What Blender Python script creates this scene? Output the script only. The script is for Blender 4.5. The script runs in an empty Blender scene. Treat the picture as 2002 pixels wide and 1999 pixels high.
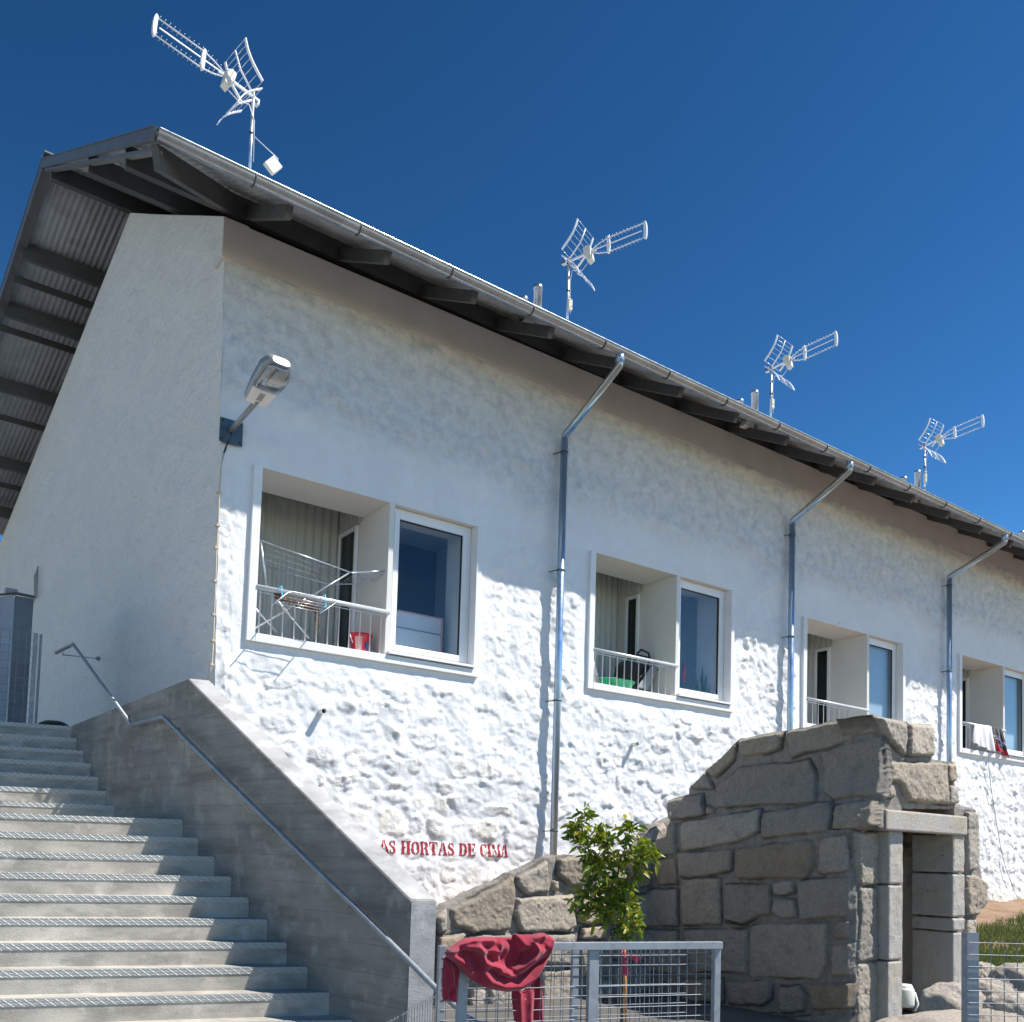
import bpy, math, random
import numpy as np
from mathutils import Vector, Matrix
random.seed(7)
sc = bpy.context.scene
COL = sc.collection

# ------------------------------------------------------------------ camera
F, CX, CY = 1862.26, 1002.08, 1553.39            # focal length and principal point for the 2002 x 1999 photograph
YAW, PIT, ROL = 0.6321496, 0.0633101, 0.0295909
CAM = np.array([-2.60754, -10.260456, 0.05977])
def _axes():
    fwd = np.array([math.sin(YAW)*math.cos(PIT), math.cos(YAW)*math.cos(PIT), math.sin(PIT)])
    r = np.cross(fwd, [0, 0, 1]); r /= np.linalg.norm(r)
    u = np.cross(r, fwd)
    return math.cos(ROL)*r+math.sin(ROL)*u, -math.sin(ROL)*r+math.cos(ROL)*u, fwd
RT, UP, FW = _axes()
cd = bpy.data.cameras.new('camera'); cam = bpy.data.objects.new('camera', cd); COL.objects.link(cam)
M = Matrix.Identity(4)
for i in range(3):
    M[i][0], M[i][1], M[i][2], M[i][3] = RT[i], UP[i], -FW[i], CAM[i]
cam.matrix_world = M
cd.sensor_width = 36; cd.sensor_fit = 'HORIZONTAL'
cd.lens = F/2002*36
cd.shift_x = (1001-CX)/2002; cd.shift_y = (CY-999.5)/2002
cd.clip_start = .1; cd.clip_end = 3000
sc.camera = cam

# ------------------------------------------------------------------ sky, sun, exposure
SUN = Vector((1.03, -1.0, 2.2)).normalized()
EL = math.asin(SUN.z); AZ = math.atan2(SUN.x, SUN.y)
w = bpy.data.worlds.new("World"); sc.world = w; w.use_nodes = True
nt = w.node_tree; bg = nt.nodes['Background']
sky = nt.nodes.new('ShaderNodeTexSky'); sky.sky_type = 'NISHITA'; sky.sun_disc = False
sky.sun_elevation = EL; sky.sun_rotation = AZ
sky.altitude = 1200; sky.air_density = 1.0; sky.dust_density = 0.0; sky.ozone_density = 1.6
gm = nt.nodes.new('ShaderNodeGamma'); gm.inputs[1].default_value = 1.85        # deep polarised blue of the photograph
hs = nt.nodes.new('ShaderNodeHueSaturation'); hs.inputs['Value'].default_value = .50; hs.inputs['Saturation'].default_value = 1.05; hs.inputs['Hue'].default_value = .487
nt.links.new(sky.outputs[0], gm.inputs[0]); nt.links.new(gm.outputs[0], hs.inputs['Color']); nt.links.new(hs.outputs[0], bg.inputs[0]); bg.inputs[1].default_value = 0.052
sd = bpy.data.lights.new('sun', 'SUN'); so = bpy.data.objects.new('sun', sd); COL.objects.link(so)
sd.energy = 5.0; sd.angle = math.radians(.5); sd.color = (1, .955, .89)
so.rotation_euler = SUN.to_track_quat('Z', 'Y').to_euler(); so.location = (10, -20, 30)
sc.view_settings.view_transform = 'Standard'; sc.view_settings.look = 'None'
sc.view_settings.exposure = 0.55; sc.view_settings.gamma = 1

# ------------------------------------------------------------------ geometry helpers
def ray(x, y): return RT*((x-CX)/F)-UP*((y-CY)/F)+FW
def PN(x, y, n, c):
    n = np.array(n, float); d = ray(x, y); return CAM+d*((c-n@CAM)/(n@d))
def PX(x, y, c): return PN(x, y, (1, 0, 0), c)       # where the sight line meets the plane X = c
def PY(x, y, c): return PN(x, y, (0, 1, 0), c)
def PZ(x, y, c): return PN(x, y, (0, 0, 1), c)
def PD(x, y, d): return CAM+ray(x, y)*d
def V(p): return np.array(p, float)

class MB:
    def __init__(s): s.v = []; s.f = []; s.sm = []
    def add(s, vs, fs, smooth=False):
        o = len(s.v); s.v += [tuple(map(float, p)) for p in vs]
        s.f += [tuple(i+o for i in f) for f in fs]; s.sm += [smooth]*len(fs); return s
    def hexa(s, b, t):      # bottom quad and top quad
        return s.add(list(b)+list(t), [(3, 2, 1, 0), (4, 5, 6, 7), (0, 1, 5, 4), (1, 2, 6, 5), (2, 3, 7, 6), (3, 0, 4, 7)])
    def box(s, a, b):
        x0, y0, z0 = a; x1, y1, z1 = b
        return s.hexa([(x0, y0, z0), (x1, y0, z0), (x1, y1, z0), (x0, y1, z0)], [(x0, y0, z1), (x1, y0, z1), (x1, y1, z1), (x0, y1, z1)])
    def bar(s, a, b, w_, h, up=(0, 0, 1)):
        a = V(a); b = V(b); d = b-a; d /= np.linalg.norm(d)
        r = np.cross(d, V(up)); r /= np.linalg.norm(r); u = np.cross(r, d)
        q = lambda p: [p-r*w_/2-u*h/2, p+r*w_/2-u*h/2, p+r*w_/2+u*h/2, p-r*w_/2+u*h/2]
        return s.hexa(q(a), q(b))
    def tube(s, pts, r, n=10, cap=True):
        pts = [V(p) for p in pts]; rs = r if hasattr(r, '__len__') else [r]*len(pts)
        ring = []; prev = None
        for i, p in enumerate(pts):
            t = pts[min(i+1, len(pts)-1)]-pts[max(i-1, 0)]; t /= np.linalg.norm(t)
            if prev is None:
                a = V((0, 0, 1)) if abs(t[2]) < .9 else V((1, 0, 0))
                u = np.cross(t, a)
            else: u = prev-t*(prev@t)
            u /= np.linalg.norm(u); prev = u; v = np.cross(t, u)
            k = 1.0
            if 0 < i < len(pts)-1:
                t0 = p-pts[i-1]; t1 = pts[i+1]-p
                c = (t0@t1)/np.linalg.norm(t0)/np.linalg.norm(t1); k = 1/max(.6, math.sqrt((1+c)/2))
            ring.append([p+(u*math.cos(2*math.pi*j/n)+v*math.sin(2*math.pi*j/n))*rs[i]*(1 if k == 1 else (1+k)/2) for j in range(n)])
        vs = [q for R_ in ring for q in R_]; fs = []
        for i in range(len(pts)-1):
            for j in range(n): fs.append((i*n+j, i*n+(j+1) % n, (i+1)*n+(j+1) % n, (i+1)*n+j))
        s.add(vs, fs, True)
        if cap:
            o = len(s.v)-len(vs)
            s.f += [tuple(o+j for j in range(n))[::-1], tuple(o+len(vs)-n+j for j in range(n))]; s.sm += [False, False]
        return s
    def lathe(s, prof, c, n=24, ax='z'):
        vs = []; fs = []
        for r, z in prof:
            for j in range(n):
                a = 2*math.pi*j/n; x, y = r*math.cos(a), r*math.sin(a)
                vs.append((c[0]+x, c[1]+y, c[2]+z) if ax == 'z' else (c[0]+x, c[1]+z, c[2]+y))
        for i in range(len(prof)-1):
            for j in range(n): fs.append((i*n+j, i*n+(j+1) % n, (i+1)*n+(j+1) % n, (i+1)*n+j))
        return s.add(vs, fs, True)
    def prism(s, poly, off):
        n = len(poly); off = V(off); a = [V(p) for p in poly]; b = [p+off for p in a]
        return s.add(a+b, [tuple(range(n))[::-1], tuple(range(n, 2*n))]+[(i, (i+1) % n, n+(i+1) % n, n+i) for i in range(n)])
    def ball(s, c, r, n=10, sq=(1, 1, 1)):
        prof = [(r*math.sin(math.pi*i/n), -r*math.cos(math.pi*i/n)) for i in range(n+1)]
        o = len(s.v); s.lathe(prof, (0, 0, 0), n*2)
        s.v[o:] = [(c[0]+p[0]*sq[0], c[1]+p[1]*sq[1], c[2]+p[2]*sq[2]) for p in s.v[o:]]; return s
    def build(s, name, m, parent=None, bevel=0, seg=2, uv=None):
        me = bpy.data.meshes.new(name); me.from_pydata(s.v, [], s.f)
        me.polygons.foreach_set('use_smooth', s.sm)
        o = bpy.data.objects.new(name, me); COL.objects.link(o)
        ms = m if isinstance(m, (list, tuple)) else [m]
        for q in ms: me.materials.append(q)
        import bmesh
        bm = bmesh.new(); bm.from_mesh(me); bmesh.ops.recalc_face_normals(bm, faces=bm.faces); bm.to_mesh(me); bm.free()
        if uv is not None:
            l = me.uv_layers.new(name='UVMap')
            for lp in me.loops: l.data[lp.index].uv = uv(me.vertices[lp.vertex_index].co)
        if bevel:
            b = o.modifiers.new('bevel', 'BEVEL'); b.width = bevel; b.segments = seg; b.limit_method = 'ANGLE'
        if parent is not None: o.parent = parent
        return o

def fastmesh(name, verts, quads, m, parent=None, smooth=True, attrs=None):
    me = bpy.data.meshes.new(name)
    me.vertices.add(len(verts)); me.vertices.foreach_set('co', np.asarray(verts, np.float32).ravel())
    me.loops.add(len(quads)*4); me.loops.foreach_set('vertex_index', np.asarray(quads, np.int32).ravel())
    me.polygons.add(len(quads)); me.polygons.foreach_set('loop_start', np.arange(0, len(quads)*4, 4, dtype=np.int32))
    me.polygons.foreach_set('use_smooth', np.full(len(quads), smooth))
    me.update(calc_edges=True)
    for k, a in (attrs or {}).items():
        at = me.attributes.new(k, 'FLOAT', 'POINT'); at.data.foreach_set('value', np.asarray(a, np.float32))
    me.materials.append(m)
    o = bpy.data.objects.new(name, me); COL.objects.link(o)
    if parent is not None: o.parent = parent
    return o

def tag(o, label=None, cat=None, group=None, kind=None):
    if label: o['label'] = label
    if cat: o['category'] = cat
    if group: o['group'] = group
    if kind: o['kind'] = kind
    return o
def thing(name, label, cat, loc=(0, 0, 0), group=None):
    o = bpy.data.objects.new(name, None); COL.objects.link(o); o.empty_display_size = .1
    tag(o, label, cat, group)
    return o
def base(o, loc):            # move the empty to the thing's base, parts stay where they are
    o.location = loc
    for c in o.children: c.location = Vector(c.location)-Vector(loc)
    return o

_tab = {}
def noise(x, y, seed=0):
    if seed not in _tab: _tab[seed] = np.random.RandomState(seed).rand(256, 256)
    T = _tab[seed]; xi = np.floor(x).astype(int); yi = np.floor(y).astype(int); fx = x-xi; fy = y-yi
    fx = fx*fx*(3-2*fx); fy = fy*fy*(3-2*fy)
    a = T[xi % 256, yi % 256]; b = T[(xi+1) % 256, yi % 256]; c = T[xi % 256, (yi+1) % 256]; d = T[(xi+1) % 256, (yi+1) % 256]
    return (a*(1-fx)+b*fx)*(1-fy)+(c*(1-fx)+d*fx)*fy-.5
def fbm(x, y, seed=0, o=4, g=.5):
    s = 0; a = 1
    for i in range(o): s = s+a*noise(x*2**i, y*2**i, seed+i); a *= g
    return s
def sstep(a, b, x):
    t = np.clip((x-a)/(b-a), 0, 1); return t*t*(3-2*t)
def sdf(P, X, Y):            # signed distance to a polygon, positive inside
    d = np.full(X.shape, 1e9); ins = np.zeros(X.shape, bool); n = len(P)
    for i in range(n):
        ax, ay = P[i]; bx, by = P[(i+1) % n]; ex, ey = bx-ax, by-ay
        t = np.clip(((X-ax)*ex+(Y-ay)*ey)/(ex*ex+ey*ey+1e-12), 0, 1)
        d = np.minimum(d, (X-ax-t*ex)**2+(Y-ay-t*ey)**2)
        c = ((ay > Y) != (by > Y)) & (X < (bx-ax)*(Y-ay)/(by-ay+1e-12)+ax); ins ^= c
    d = np.sqrt(d); return np.where(ins, d, -d)

# ------------------------------------------------------------------ materials
class NT:
    def __init__(s, name):
        s.m = bpy.data.materials.new(name); s.m.use_nodes = True; s.t = s.m.node_tree
        s.b = s.t.nodes['Principled BSDF']
    def n(s, ty, **kw):
        n = s.t.nodes.new('ShaderNode'+ty)
        for k, v in kw.items():
            if k in n.inputs.keys(): n.inputs[k].default_value = v
            else: setattr(n, k, v)
        return n
    def l(s, a, b): s.t.links.new(a, b)
    def co(s, kind='Object'):
        return s.n('TexCoord').outputs[kind]
    def noise(s, scale, detail=4, rough=.55, vec=None):
        n = s.n('TexNoise', Scale=scale, Detail=detail, Roughness=rough); s.l(vec or s.co(), n.inputs['Vector']); return n.outputs['Fac']
    def ramp(s, fac, stops):
        r = s.n('ValToRGB'); e = r.color_ramp.elements
        while len(e) < len(stops): e.new(.5)
        for i, (p, c) in enumerate(stops):
            e[i].position = p; e[i].color = tuple(c)+(1,) if hasattr(c, '__len__') else (c, c, c, 1)
        s.l(fac, r.inputs[0]); return r.outputs[0]
    def mix(s, a, b, f, mode='MIX'):
        n = s.n('MixRGB', blend_type=mode)
        for i, q in ((0, f), (1, a), (2, b)):
            if hasattr(q, 'default_value') or hasattr(q, 'is_linked'): s.l(q, n.inputs[i])
            else: n.inputs[i].default_value = q if i == 0 else (tuple(q)+(1,) if len(q) == 3 else q)
        return n.outputs[0]
    def math(s, op, a, b=None):
        n = s.n('Math', operation=op)
        for i, q in ((0, a), (1, b)):
            if q is None: continue
            if hasattr(q, 'is_linked'): s.l(q, n.inputs[i])
            else: n.inputs[i].default_value = q
        return n.outputs[0]
    def attr(s, name): return s.n('Attribute', attribute_name=name).outputs['Fac']
    def bump(s, h, dist, strength=1, prev=None):
        b = s.n('Bump', Distance=dist, Strength=strength); s.l(h, b.inputs['Height'])
        if prev is not None: s.l(prev, b.inputs['Normal'])
        return b.outputs['Normal']
    def out(s, col=None, rough=None, metal=None, normal=None, **kw):
        B = s.b.inputs
        for k, q in (('Base Color', col), ('Roughness', rough), ('Metallic', metal), ('Normal', normal)):
            if q is None: continue
            if hasattr(q, 'is_linked'): s.l(q, B[k])
            else: B[k].default_value = tuple(q)+(1,) if hasattr(q, '__len__') else q
        for k, q in kw.items(): B[k.replace('_', ' ')].default_value = q
        return s.m

def plain(name, c, rough=.5, metal=0, var=.12, sc_=6, bump=0, bs=60, **kw):
    t = NT(name); f = t.noise(sc_, 5)
    lo = [x*(1-var) for x in c]; hi = [min(1, x*(1+var)) for x in c]
    col = t.ramp(f, [(.3, lo), (.7, hi)])
    nr = t.bump(t.noise(bs, 4), bump) if bump else None
    rr = t.ramp(t.noise(sc_*2.3, 4), [(.3, max(0, rough-.08)), (.7, min(1, rough+.1))])
    return t.out(col, rr, metal, nr, **kw)

def m_whitewash():
    t = NT('whitewashed_rubble'); co = t.co()
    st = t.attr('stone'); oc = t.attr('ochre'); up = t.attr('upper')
    col = t.ramp(t.noise(1.3, 6, .6), [(.3, (.76, .765, .775)), (.7, (.84, .84, .835))])
    col = t.mix(col, (.70, .68, .62), t.math('MULTIPLY', t.ramp(t.noise(5, 6, .65), [(.45, 0), (.75, 1)]), .35))
    col = t.mix(col, (.78, .68, .48), t.math('MULTIPLY', oc, t.ramp(t.noise(14, 6, .7), [(.35, 0), (.7, .75)])))
    col = t.mix(col, t.ramp(t.noise(6.5, 10, .74), [(.38, (.50, .50, .51)), (.54, (.70, .70, .70)), (.7, (.77, .77, .77))]), t.math('MULTIPLY', up, .7))  # shade under the roof painted in: upper wall mottled darker
    pits = t.ramp(t.noise(9, 3, .5), [(.72, 0), (.76, 1)])
    sp = t.n('TexVoronoi', Scale=16.0); t.l(co, sp.inputs['Vector'])
    dots = t.ramp(sp.outputs['Distance'], [(.035, 1), (.06, 0)])
    col = t.mix(col, (.35, .34, .33), t.math('MULTIPLY', dots, t.math('MULTIPLY', pits, .7)))
    pit = t.noise(26, 10, .75)
    h = t.math('MULTIPLY', pit, t.math('ADD', t.math('MULTIPLY', st, .8), t.math('ADD', .22, t.math('MULTIPLY', up, .5))))
    nr = t.bump(h, .028)
    nr = t.bump(t.noise(120, 3), .0025, 1, nr)
    return t.out(col, .85, 0, nr)
def m_render(name, lo, hi, scale=1.5):
    t = NT(name); co = t.co(); mp = t.n('Mapping'); mp.inputs['Scale'].default_value = (1, .5, 1.2); mp.inputs['Rotation'].default_value = (.9, 0, 0); t.l(co, mp.inputs[0])
    col = t.ramp(t.noise(scale, 7, .65, mp.outputs[0]), [(.3, lo), (.7, hi)])
    col = t.mix(col, (.42, .42, .45), t.math('MULTIPLY', t.ramp(t.noise(7, 8, .7, mp.outputs[0]), [(.56, 0), (.78, 1)]), .40))  # dark mottling painted in for shading of the trowel relief
    col = t.mix(col, (.36, .35, .37), t.math('MULTIPLY', t.ramp(t.noise(16, 8, .75, mp.outputs[0]), [(.55, 0), (.68, 1)]), .30))
    nr = t.bump(t.noise(3.6, 7, .68, mp.outputs[0]), .10)
    nr = t.bump(t.noise(48, 6, .7), .012, 1, nr)
    return t.out(col, .9, 0, nr)
def m_concrete(name, lo, hi, board=0):
    t = NT(name); co = t.co()
    col = t.ramp(t.noise(1.6, 8, .62), [(.32, lo), (.68, hi)])
    mp = t.n('Mapping'); mp.inputs['Scale'].default_value = (1.2, .35, 3.0); mp.inputs['Rotation'].default_value = (-.15, 0, 0); t.l(co, mp.inputs[0])
    st = t.ramp(t.noise(2.6, 7, .6, mp.outputs[0]), [(.45, 0), (.62, 1)])
    col = t.mix(col, [x*.55 for x in lo], t.math('MULTIPLY', st, .5))
    col = t.mix(col, [min(1, x*1.35) for x in hi], t.math('MULTIPLY', t.ramp(t.noise(4.3, 6, .6), [(.54, 0), (.66, 1)]), .42))
    v = t.n('TexVoronoi', Scale=30.0); t.l(co, v.inputs[0])
    col = t.mix(col, [x*.4 for x in lo], t.math('MULTIPLY', t.ramp(v.outputs['Distance'], [(.05, 1), (.09, 0)]), t.ramp(t.noise(4, 2), [(.5, 0), (.6, .8)])))
    nr = t.bump(t.noise(60, 7, .7), .004)
    if board:
        wv = t.n('TexWave', bands_direction='Z', wave_profile='SAW', Scale=1.45, Distortion=.35, **{'Detail': 1.0}); t.l(co, wv.inputs[0])
        line = t.ramp(wv.outputs['Fac'], [(.0, 1), (.035, 0)])
        col = t.mix(col, [x*.45 for x in lo], t.math('MULTIPLY', line, .55))
        nr = t.bump(wv.outputs['Fac'], .006, .5, nr)
    return t.out(col, .8, 0, nr)
def m_granite():
    t = NT('granite_masonry'); to = t.attr('tone'); mo = t.attr('mortar'); wm = t.attr('warm')
    co = t.co()
    a = t.ramp(t.noise(55, 6, .85), [(.28, (.12, .108, .09)), (.42, (.36, .318, .265)), (.6, (.51, .455, .385)), (.8, (.64, .59, .51))])
    b = t.mix(a, (.40, .27, .14), t.math('MULTIPLY', wm, t.ramp(t.noise(7, 6, .7), [(.3, .25), (.7, .8)])))
    bc = t.n('CombineColor')
    for i in range(3): t.l(to, bc.inputs[i])
    b = t.mix(b, bc.outputs[0], 1.0, 'MULTIPLY')
    lich = t.ramp(t.noise(5, 8, .72), [(.5, 0), (.68, 1)])
    b = t.mix(b, (.13, .125, .115), t.math('MULTIPLY', lich, .45))
    m = t.ramp(t.noise(12, 7, .6), [(.3, (.21, .19, .165)), (.7, (.35, .318, .28))])
    col = t.mix(b, m, mo); col = t.mix(col, (.05, .045, .04), t.math('MULTIPLY', t.attr('crevice'), .8))
    nr = t.bump(t.noise(30, 8, .72), .020, 1)
    nr = t.bump(t.noise(75, 8, .75), .006, 1, nr)
    nr = t.bump(t.noise(200, 3), .003, .7, nr)
    return t.out(col, .92, 0, nr)
def m_dressed():
    t = NT('dressed_granite'); a = t.ramp(t.noise(110, 4, .8), [(.3, (.26, .24, .22)), (.5, (.46, .425, .375)), (.7, (.60, .56, .50))])
    a = t.mix(a, (.46, .35, .20), t.ramp(t.noise(3.5, 6, .6), [(.48, 0), (.75, .55)]))
    a = t.mix(a, (.22, .21, .2), t.ramp(t.noise(2.2, 7, .7), [(.52, 0), (.75, .5)]))
    v = t.n('TexVoronoi', Scale=7.0); t.l(t.co(), v.inputs[0]); a = t.mix(a, (.03, .025, .02), t.ramp(v.outputs['Distance'], [(.05, 1), (.075, 0)]))
    return t.out(a, .9, 0, t.bump(t.noise(45, 8, .75), .012))
def m_galv(name, c=.5, rough=.38, metal=.9, sp=25):
    t = NT(name); v = t.n('TexVoronoi', Scale=float(sp)); t.l(t.co(), v.inputs[0])
    col = t.ramp(v.outputs['Color'], [(.1, (c*.78, c*.84, c*.92)), (.9, (c*1.0, c*1.07, c*1.16))])
    col = t.mix(col, (c*.6, c*.6, c*.62), t.ramp(t.noise(3, 6, .6), [(.45, 0), (.75, .4)]))
    rr = t.ramp(t.noise(9, 4), [(.3, rough-.08), (.7, rough+.1)])
    return t.out(col, rr, metal)
def m_chequer():
    t = NT('chequer_plate'); sx = t.n('SeparateXYZ'); t.l(t.n('UVMap').outputs[0], sx.inputs[0])
    u = t.math('MULTIPLY', sx.outputs[0], 30); v = t.math('MULTIPLY', sx.outputs[1], 44)
    cell = t.math('MODULO', t.math('ADD', t.math('FLOOR', u), t.math('FLOOR', v)), 2.0)
    fu = t.math('SUBTRACT', t.math('FRACT', u), .5); fv = t.math('SUBTRACT', t.math('FRACT', v), .5)
    s = t.math('SUBTRACT', t.math('MULTIPLY', cell, 2), 1)
    d = t.math('ABSOLUTE', t.math('SUBTRACT', fu, t.math('MULTIPLY', fv, s)))
    b = t.ramp(d, [(.16, 1), (.26, 0)])
    col = t.mix((.37, .375, .365), (.54, .55, .535), b)
    col = t.mix(col, (.25, .26, .27), t.ramp(t.noise(5, 6, .6), [(.5, 0), (.75, .4)]))
    return t.out(col, .5, .35, t.bump(b, .003))
def m_glass(name, tint, refl):
    t = NT(name); tr = t.n('BsdfTransparent'); tr.inputs[0].default_value = tint+(1,)
    gl = t.n('BsdfGlossy'); gl.inputs['Roughness'].default_value = .015; gl.inputs[0].default_value = (.9, .95, 1, 1)
    lw = t.n('LayerWeight'); lw.inputs[0].default_value = .5
    f = t.math('ADD', t.math('MULTIPLY', t.math('POWER', lw.outputs['Facing'], 3.0), .6), refl)
    mx = t.n('MixShader'); t.l(f, mx.inputs[0]); t.l(tr.outputs[0], mx.inputs[1]); t.l(gl.outputs[0], mx.inputs[2])
    t.l(mx.outputs[0], t.t.nodes['Material Output'].inputs[0]); return t.m
def m_leaf(name, a, b):
    t = NT(name); 
    col = t.ramp(t.noise(14, 2), [(.35, a), (.65, b)])
    tl = t.n('BsdfTranslucent'); t.l(col, tl.inputs[0]); t.l(col, t.b.inputs['Base Color']); t.b.inputs['Roughness'].default_value = .38
    mx = t.n('MixShader'); mx.inputs[0].default_value = .4; t.l(t.b.outputs[0], mx.inputs[1]); t.l(tl.outputs[0], mx.inputs[2])
    t.l(mx.outputs[0], t.t.nodes['Material Output'].inputs[0]); return t.m
def m_ground(name, stops, sc_=3, bs=30, bd=.03):
    t = NT(name); col = t.ramp(t.noise(sc_, 9, .7), stops)
    return t.out(col, .95, 0, t.bump(t.noise(bs, 8, .7), bd))
def m_fabric(name, c, lo=.8):
    t = NT(name); col = t.ramp(t.noise(7, 5), [(.3, [x*lo for x in c]), (.7, c)])
    return t.out(col, .95, 0, t.bump(t.noise(420, 2), .001), Sheen_Weight=.25)

MT = dict(
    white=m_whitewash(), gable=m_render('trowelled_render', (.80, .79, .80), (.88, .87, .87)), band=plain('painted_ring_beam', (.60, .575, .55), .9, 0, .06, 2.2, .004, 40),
    plaster=plain('smooth_white_plaster', (.80, .80, .80), .8, 0, .03, 2, .001, 50),
    reveal=plain('cream_soffit_plaster', (.72, .70, .66), .85, 0, .03, 2, .002, 60),
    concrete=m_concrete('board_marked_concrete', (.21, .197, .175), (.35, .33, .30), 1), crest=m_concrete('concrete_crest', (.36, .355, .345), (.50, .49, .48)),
    step=m_concrete('step_concrete', (.37, .345, .30), (.54, .505, .44)), chequer=m_chequer(),
    galv=m_galv('galvanised_steel', .36, .55, .45), wire=m_galv('galvanised_wire', .30, .55, .5, 80), zinc=m_galv('zinc_gutter', .50, .30, .9, 3), pipe=plain('zinc_downpipe', (.40, .52, .66), .33, .75, .08, 3),
    sheet=m_galv('corrugated_sheet', .46, .55, .25, 4), roofgal=m_galv('roof_sheet_metal', .34, .5, .6, 4), steel=plain('dark_painted_steel', (.10, .105, .11), .55, .2, .15, 5), trim=plain('grey_roof_trim', (.16, .165, .17), .5, .4, .12, 5),
    clad=plain('white_corrugated_cladding', (.50, .51, .47), .5, 0, .06, 3), pvc=plain('white_pvc', (.82, .82, .82), .35, 0, .02, 2), seal=plain('black_rubber_seal', (.02, .02, .02), .6),
    glass=m_glass('window_glass', (.80, .86, .90), .035), dglass=m_glass('door_glass', (.35, .42, .42), .05), lens=m_glass('lamp_lens', (.7, .7, .68), .12),
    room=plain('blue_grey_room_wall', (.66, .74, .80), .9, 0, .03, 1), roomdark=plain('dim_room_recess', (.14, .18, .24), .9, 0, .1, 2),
    granite=m_granite(), dressed=m_dressed(), black=plain('black_plastic', (.018, .018, .02), .45), blackcloth=m_fabric('black_cloth', (.02, .021, .025)),
    paintred=None, rail=plain('white_rail_paint', (.62, .64, .66), .35, .3, .05, 4), chrome=m_galv('rack_metal', .62, .3, .7, 40), bluep=plain('turquoise_plastic', (.03, .42, .62), .4),
    redp=plain('red_plastic', (.50, .02, .045), .35), redp2=plain('pink_bucket_decor', (.72, .38, .36), .4), navy=plain('navy_print', (.03, .04, .12), .5), green=plain('green_plastic', (.015, .34, .16), .4), grey=plain('grey_paint', (.30, .32, .34), .5),
    cab=plain('grey_cabinet_sheet', (.15, .17, .20), .5, .3, .12, 3), cablight=plain('pale_cabinet_door', (.42, .48, .56), .5, .2, .1, 3), cream=plain('cream_plastic', (.66, .64, .54), .5), antw=plain('antenna_white', (.80, .80, .81), .4, 0, .04, 8), antm=m_galv('antenna_aluminium', .68, .32, .8, 40),
    maroon=m_fabric('crimson_fleece', (.34, .022, .05), .85), ribbon=m_fabric('pink_ribbon', (.62, .06, .12)), cloth=m_fabric('white_towel', (.78, .77, .80), .95), dcloth=m_fabric('dark_patterned_towel', (.05, .05, .06)), rcloth=m_fabric('red_hem', (.50, .03, .05)), bcloth=m_fabric('blue_print', (.14, .22, .40)),
    orange=plain('orange_stake', (.62, .26, .05), .7, 0, .2, 20), bark=plain('citrus_bark', (.10, .085, .06), .9, 0, .3, 30, .003, 90),
    leaf=m_leaf('citrus_leaf', (.07, .145, .012), (.28, .32, .022)), leafy=m_leaf('yellowing_leaf', (.52, .42, .05), (.36, .38, .04)), grass=m_leaf('grass_blade', (.07, .12, .02), (.20, .22, .07)), inleaf=plain('indoor_leaf', (.10, .16, .08), .5, 0, .4, 30),
    soil=m_ground('reddish_soil', [(.3, (.20, .12, .07)), (.55, (.32, .21, .13)), (.8, (.42, .31, .21))]),
    paving=m_ground('dusty_ground', [(.3, (.085, .08, .072)), (.7, (.13, .122, .11))], 1.2, 20, .01),
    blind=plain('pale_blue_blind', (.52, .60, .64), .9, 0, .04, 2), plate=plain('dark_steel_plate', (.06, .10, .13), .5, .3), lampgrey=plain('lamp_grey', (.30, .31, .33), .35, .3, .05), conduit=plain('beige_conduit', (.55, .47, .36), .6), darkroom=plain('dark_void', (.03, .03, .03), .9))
def m_paint():
    t = NT('stencil_red_paint'); col = t.ramp(t.noise(24, 7, .7), [(.35, (.22, .006, .018)), (.62, (.52, .03, .05)), (.72, (.70, .45, .45))])
    return t.out(col, .7, 0, t.bump(t.noise(70, 6, .7), .01))
MT['paintred'] = m_paint()

# ------------------------------------------------------------------ ground
def structure(o): o['kind'] = 'structure'; return o
structure(MB().add([(-60, -80, -1.6), (80, -80, -1.6), (80, 60, -1.6), (-60, 60, -1.6)], [(0, 1, 2, 3)]).build('ground', MT['paving']))
def terr(x, y):
    b = -.62+.045*(x-17)+.115*y
    b = b+.10*fbm(x*.5, y*.5, 90, 4)+.05*fbm(x*2.2, y*2.2, 95, 3)
    return b
xs = np.linspace(8.1, 24, 200); ys = np.linspace(-9, .3, 120); XX, YY = np.meshgrid(xs, ys, indexing='ij')
ZZ = np.maximum(terr(XX, YY), -1.59)
idx = np.arange(XX.size).reshape(XX.shape)
Q = np.stack([idx[:-1, :-1], idx[1:, :-1], idx[1:, 1:], idx[:-1, 1:]], -1).reshape(-1, 4)
structure(fastmesh('hillside', np.stack([XX, YY, ZZ], -1).reshape(-1, 3), Q, MT['soil']))
structure(MB().box((.95, -1.42, -1.6), (6.9, .3, -.75)).build('terrace', MT['soil']))

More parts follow.
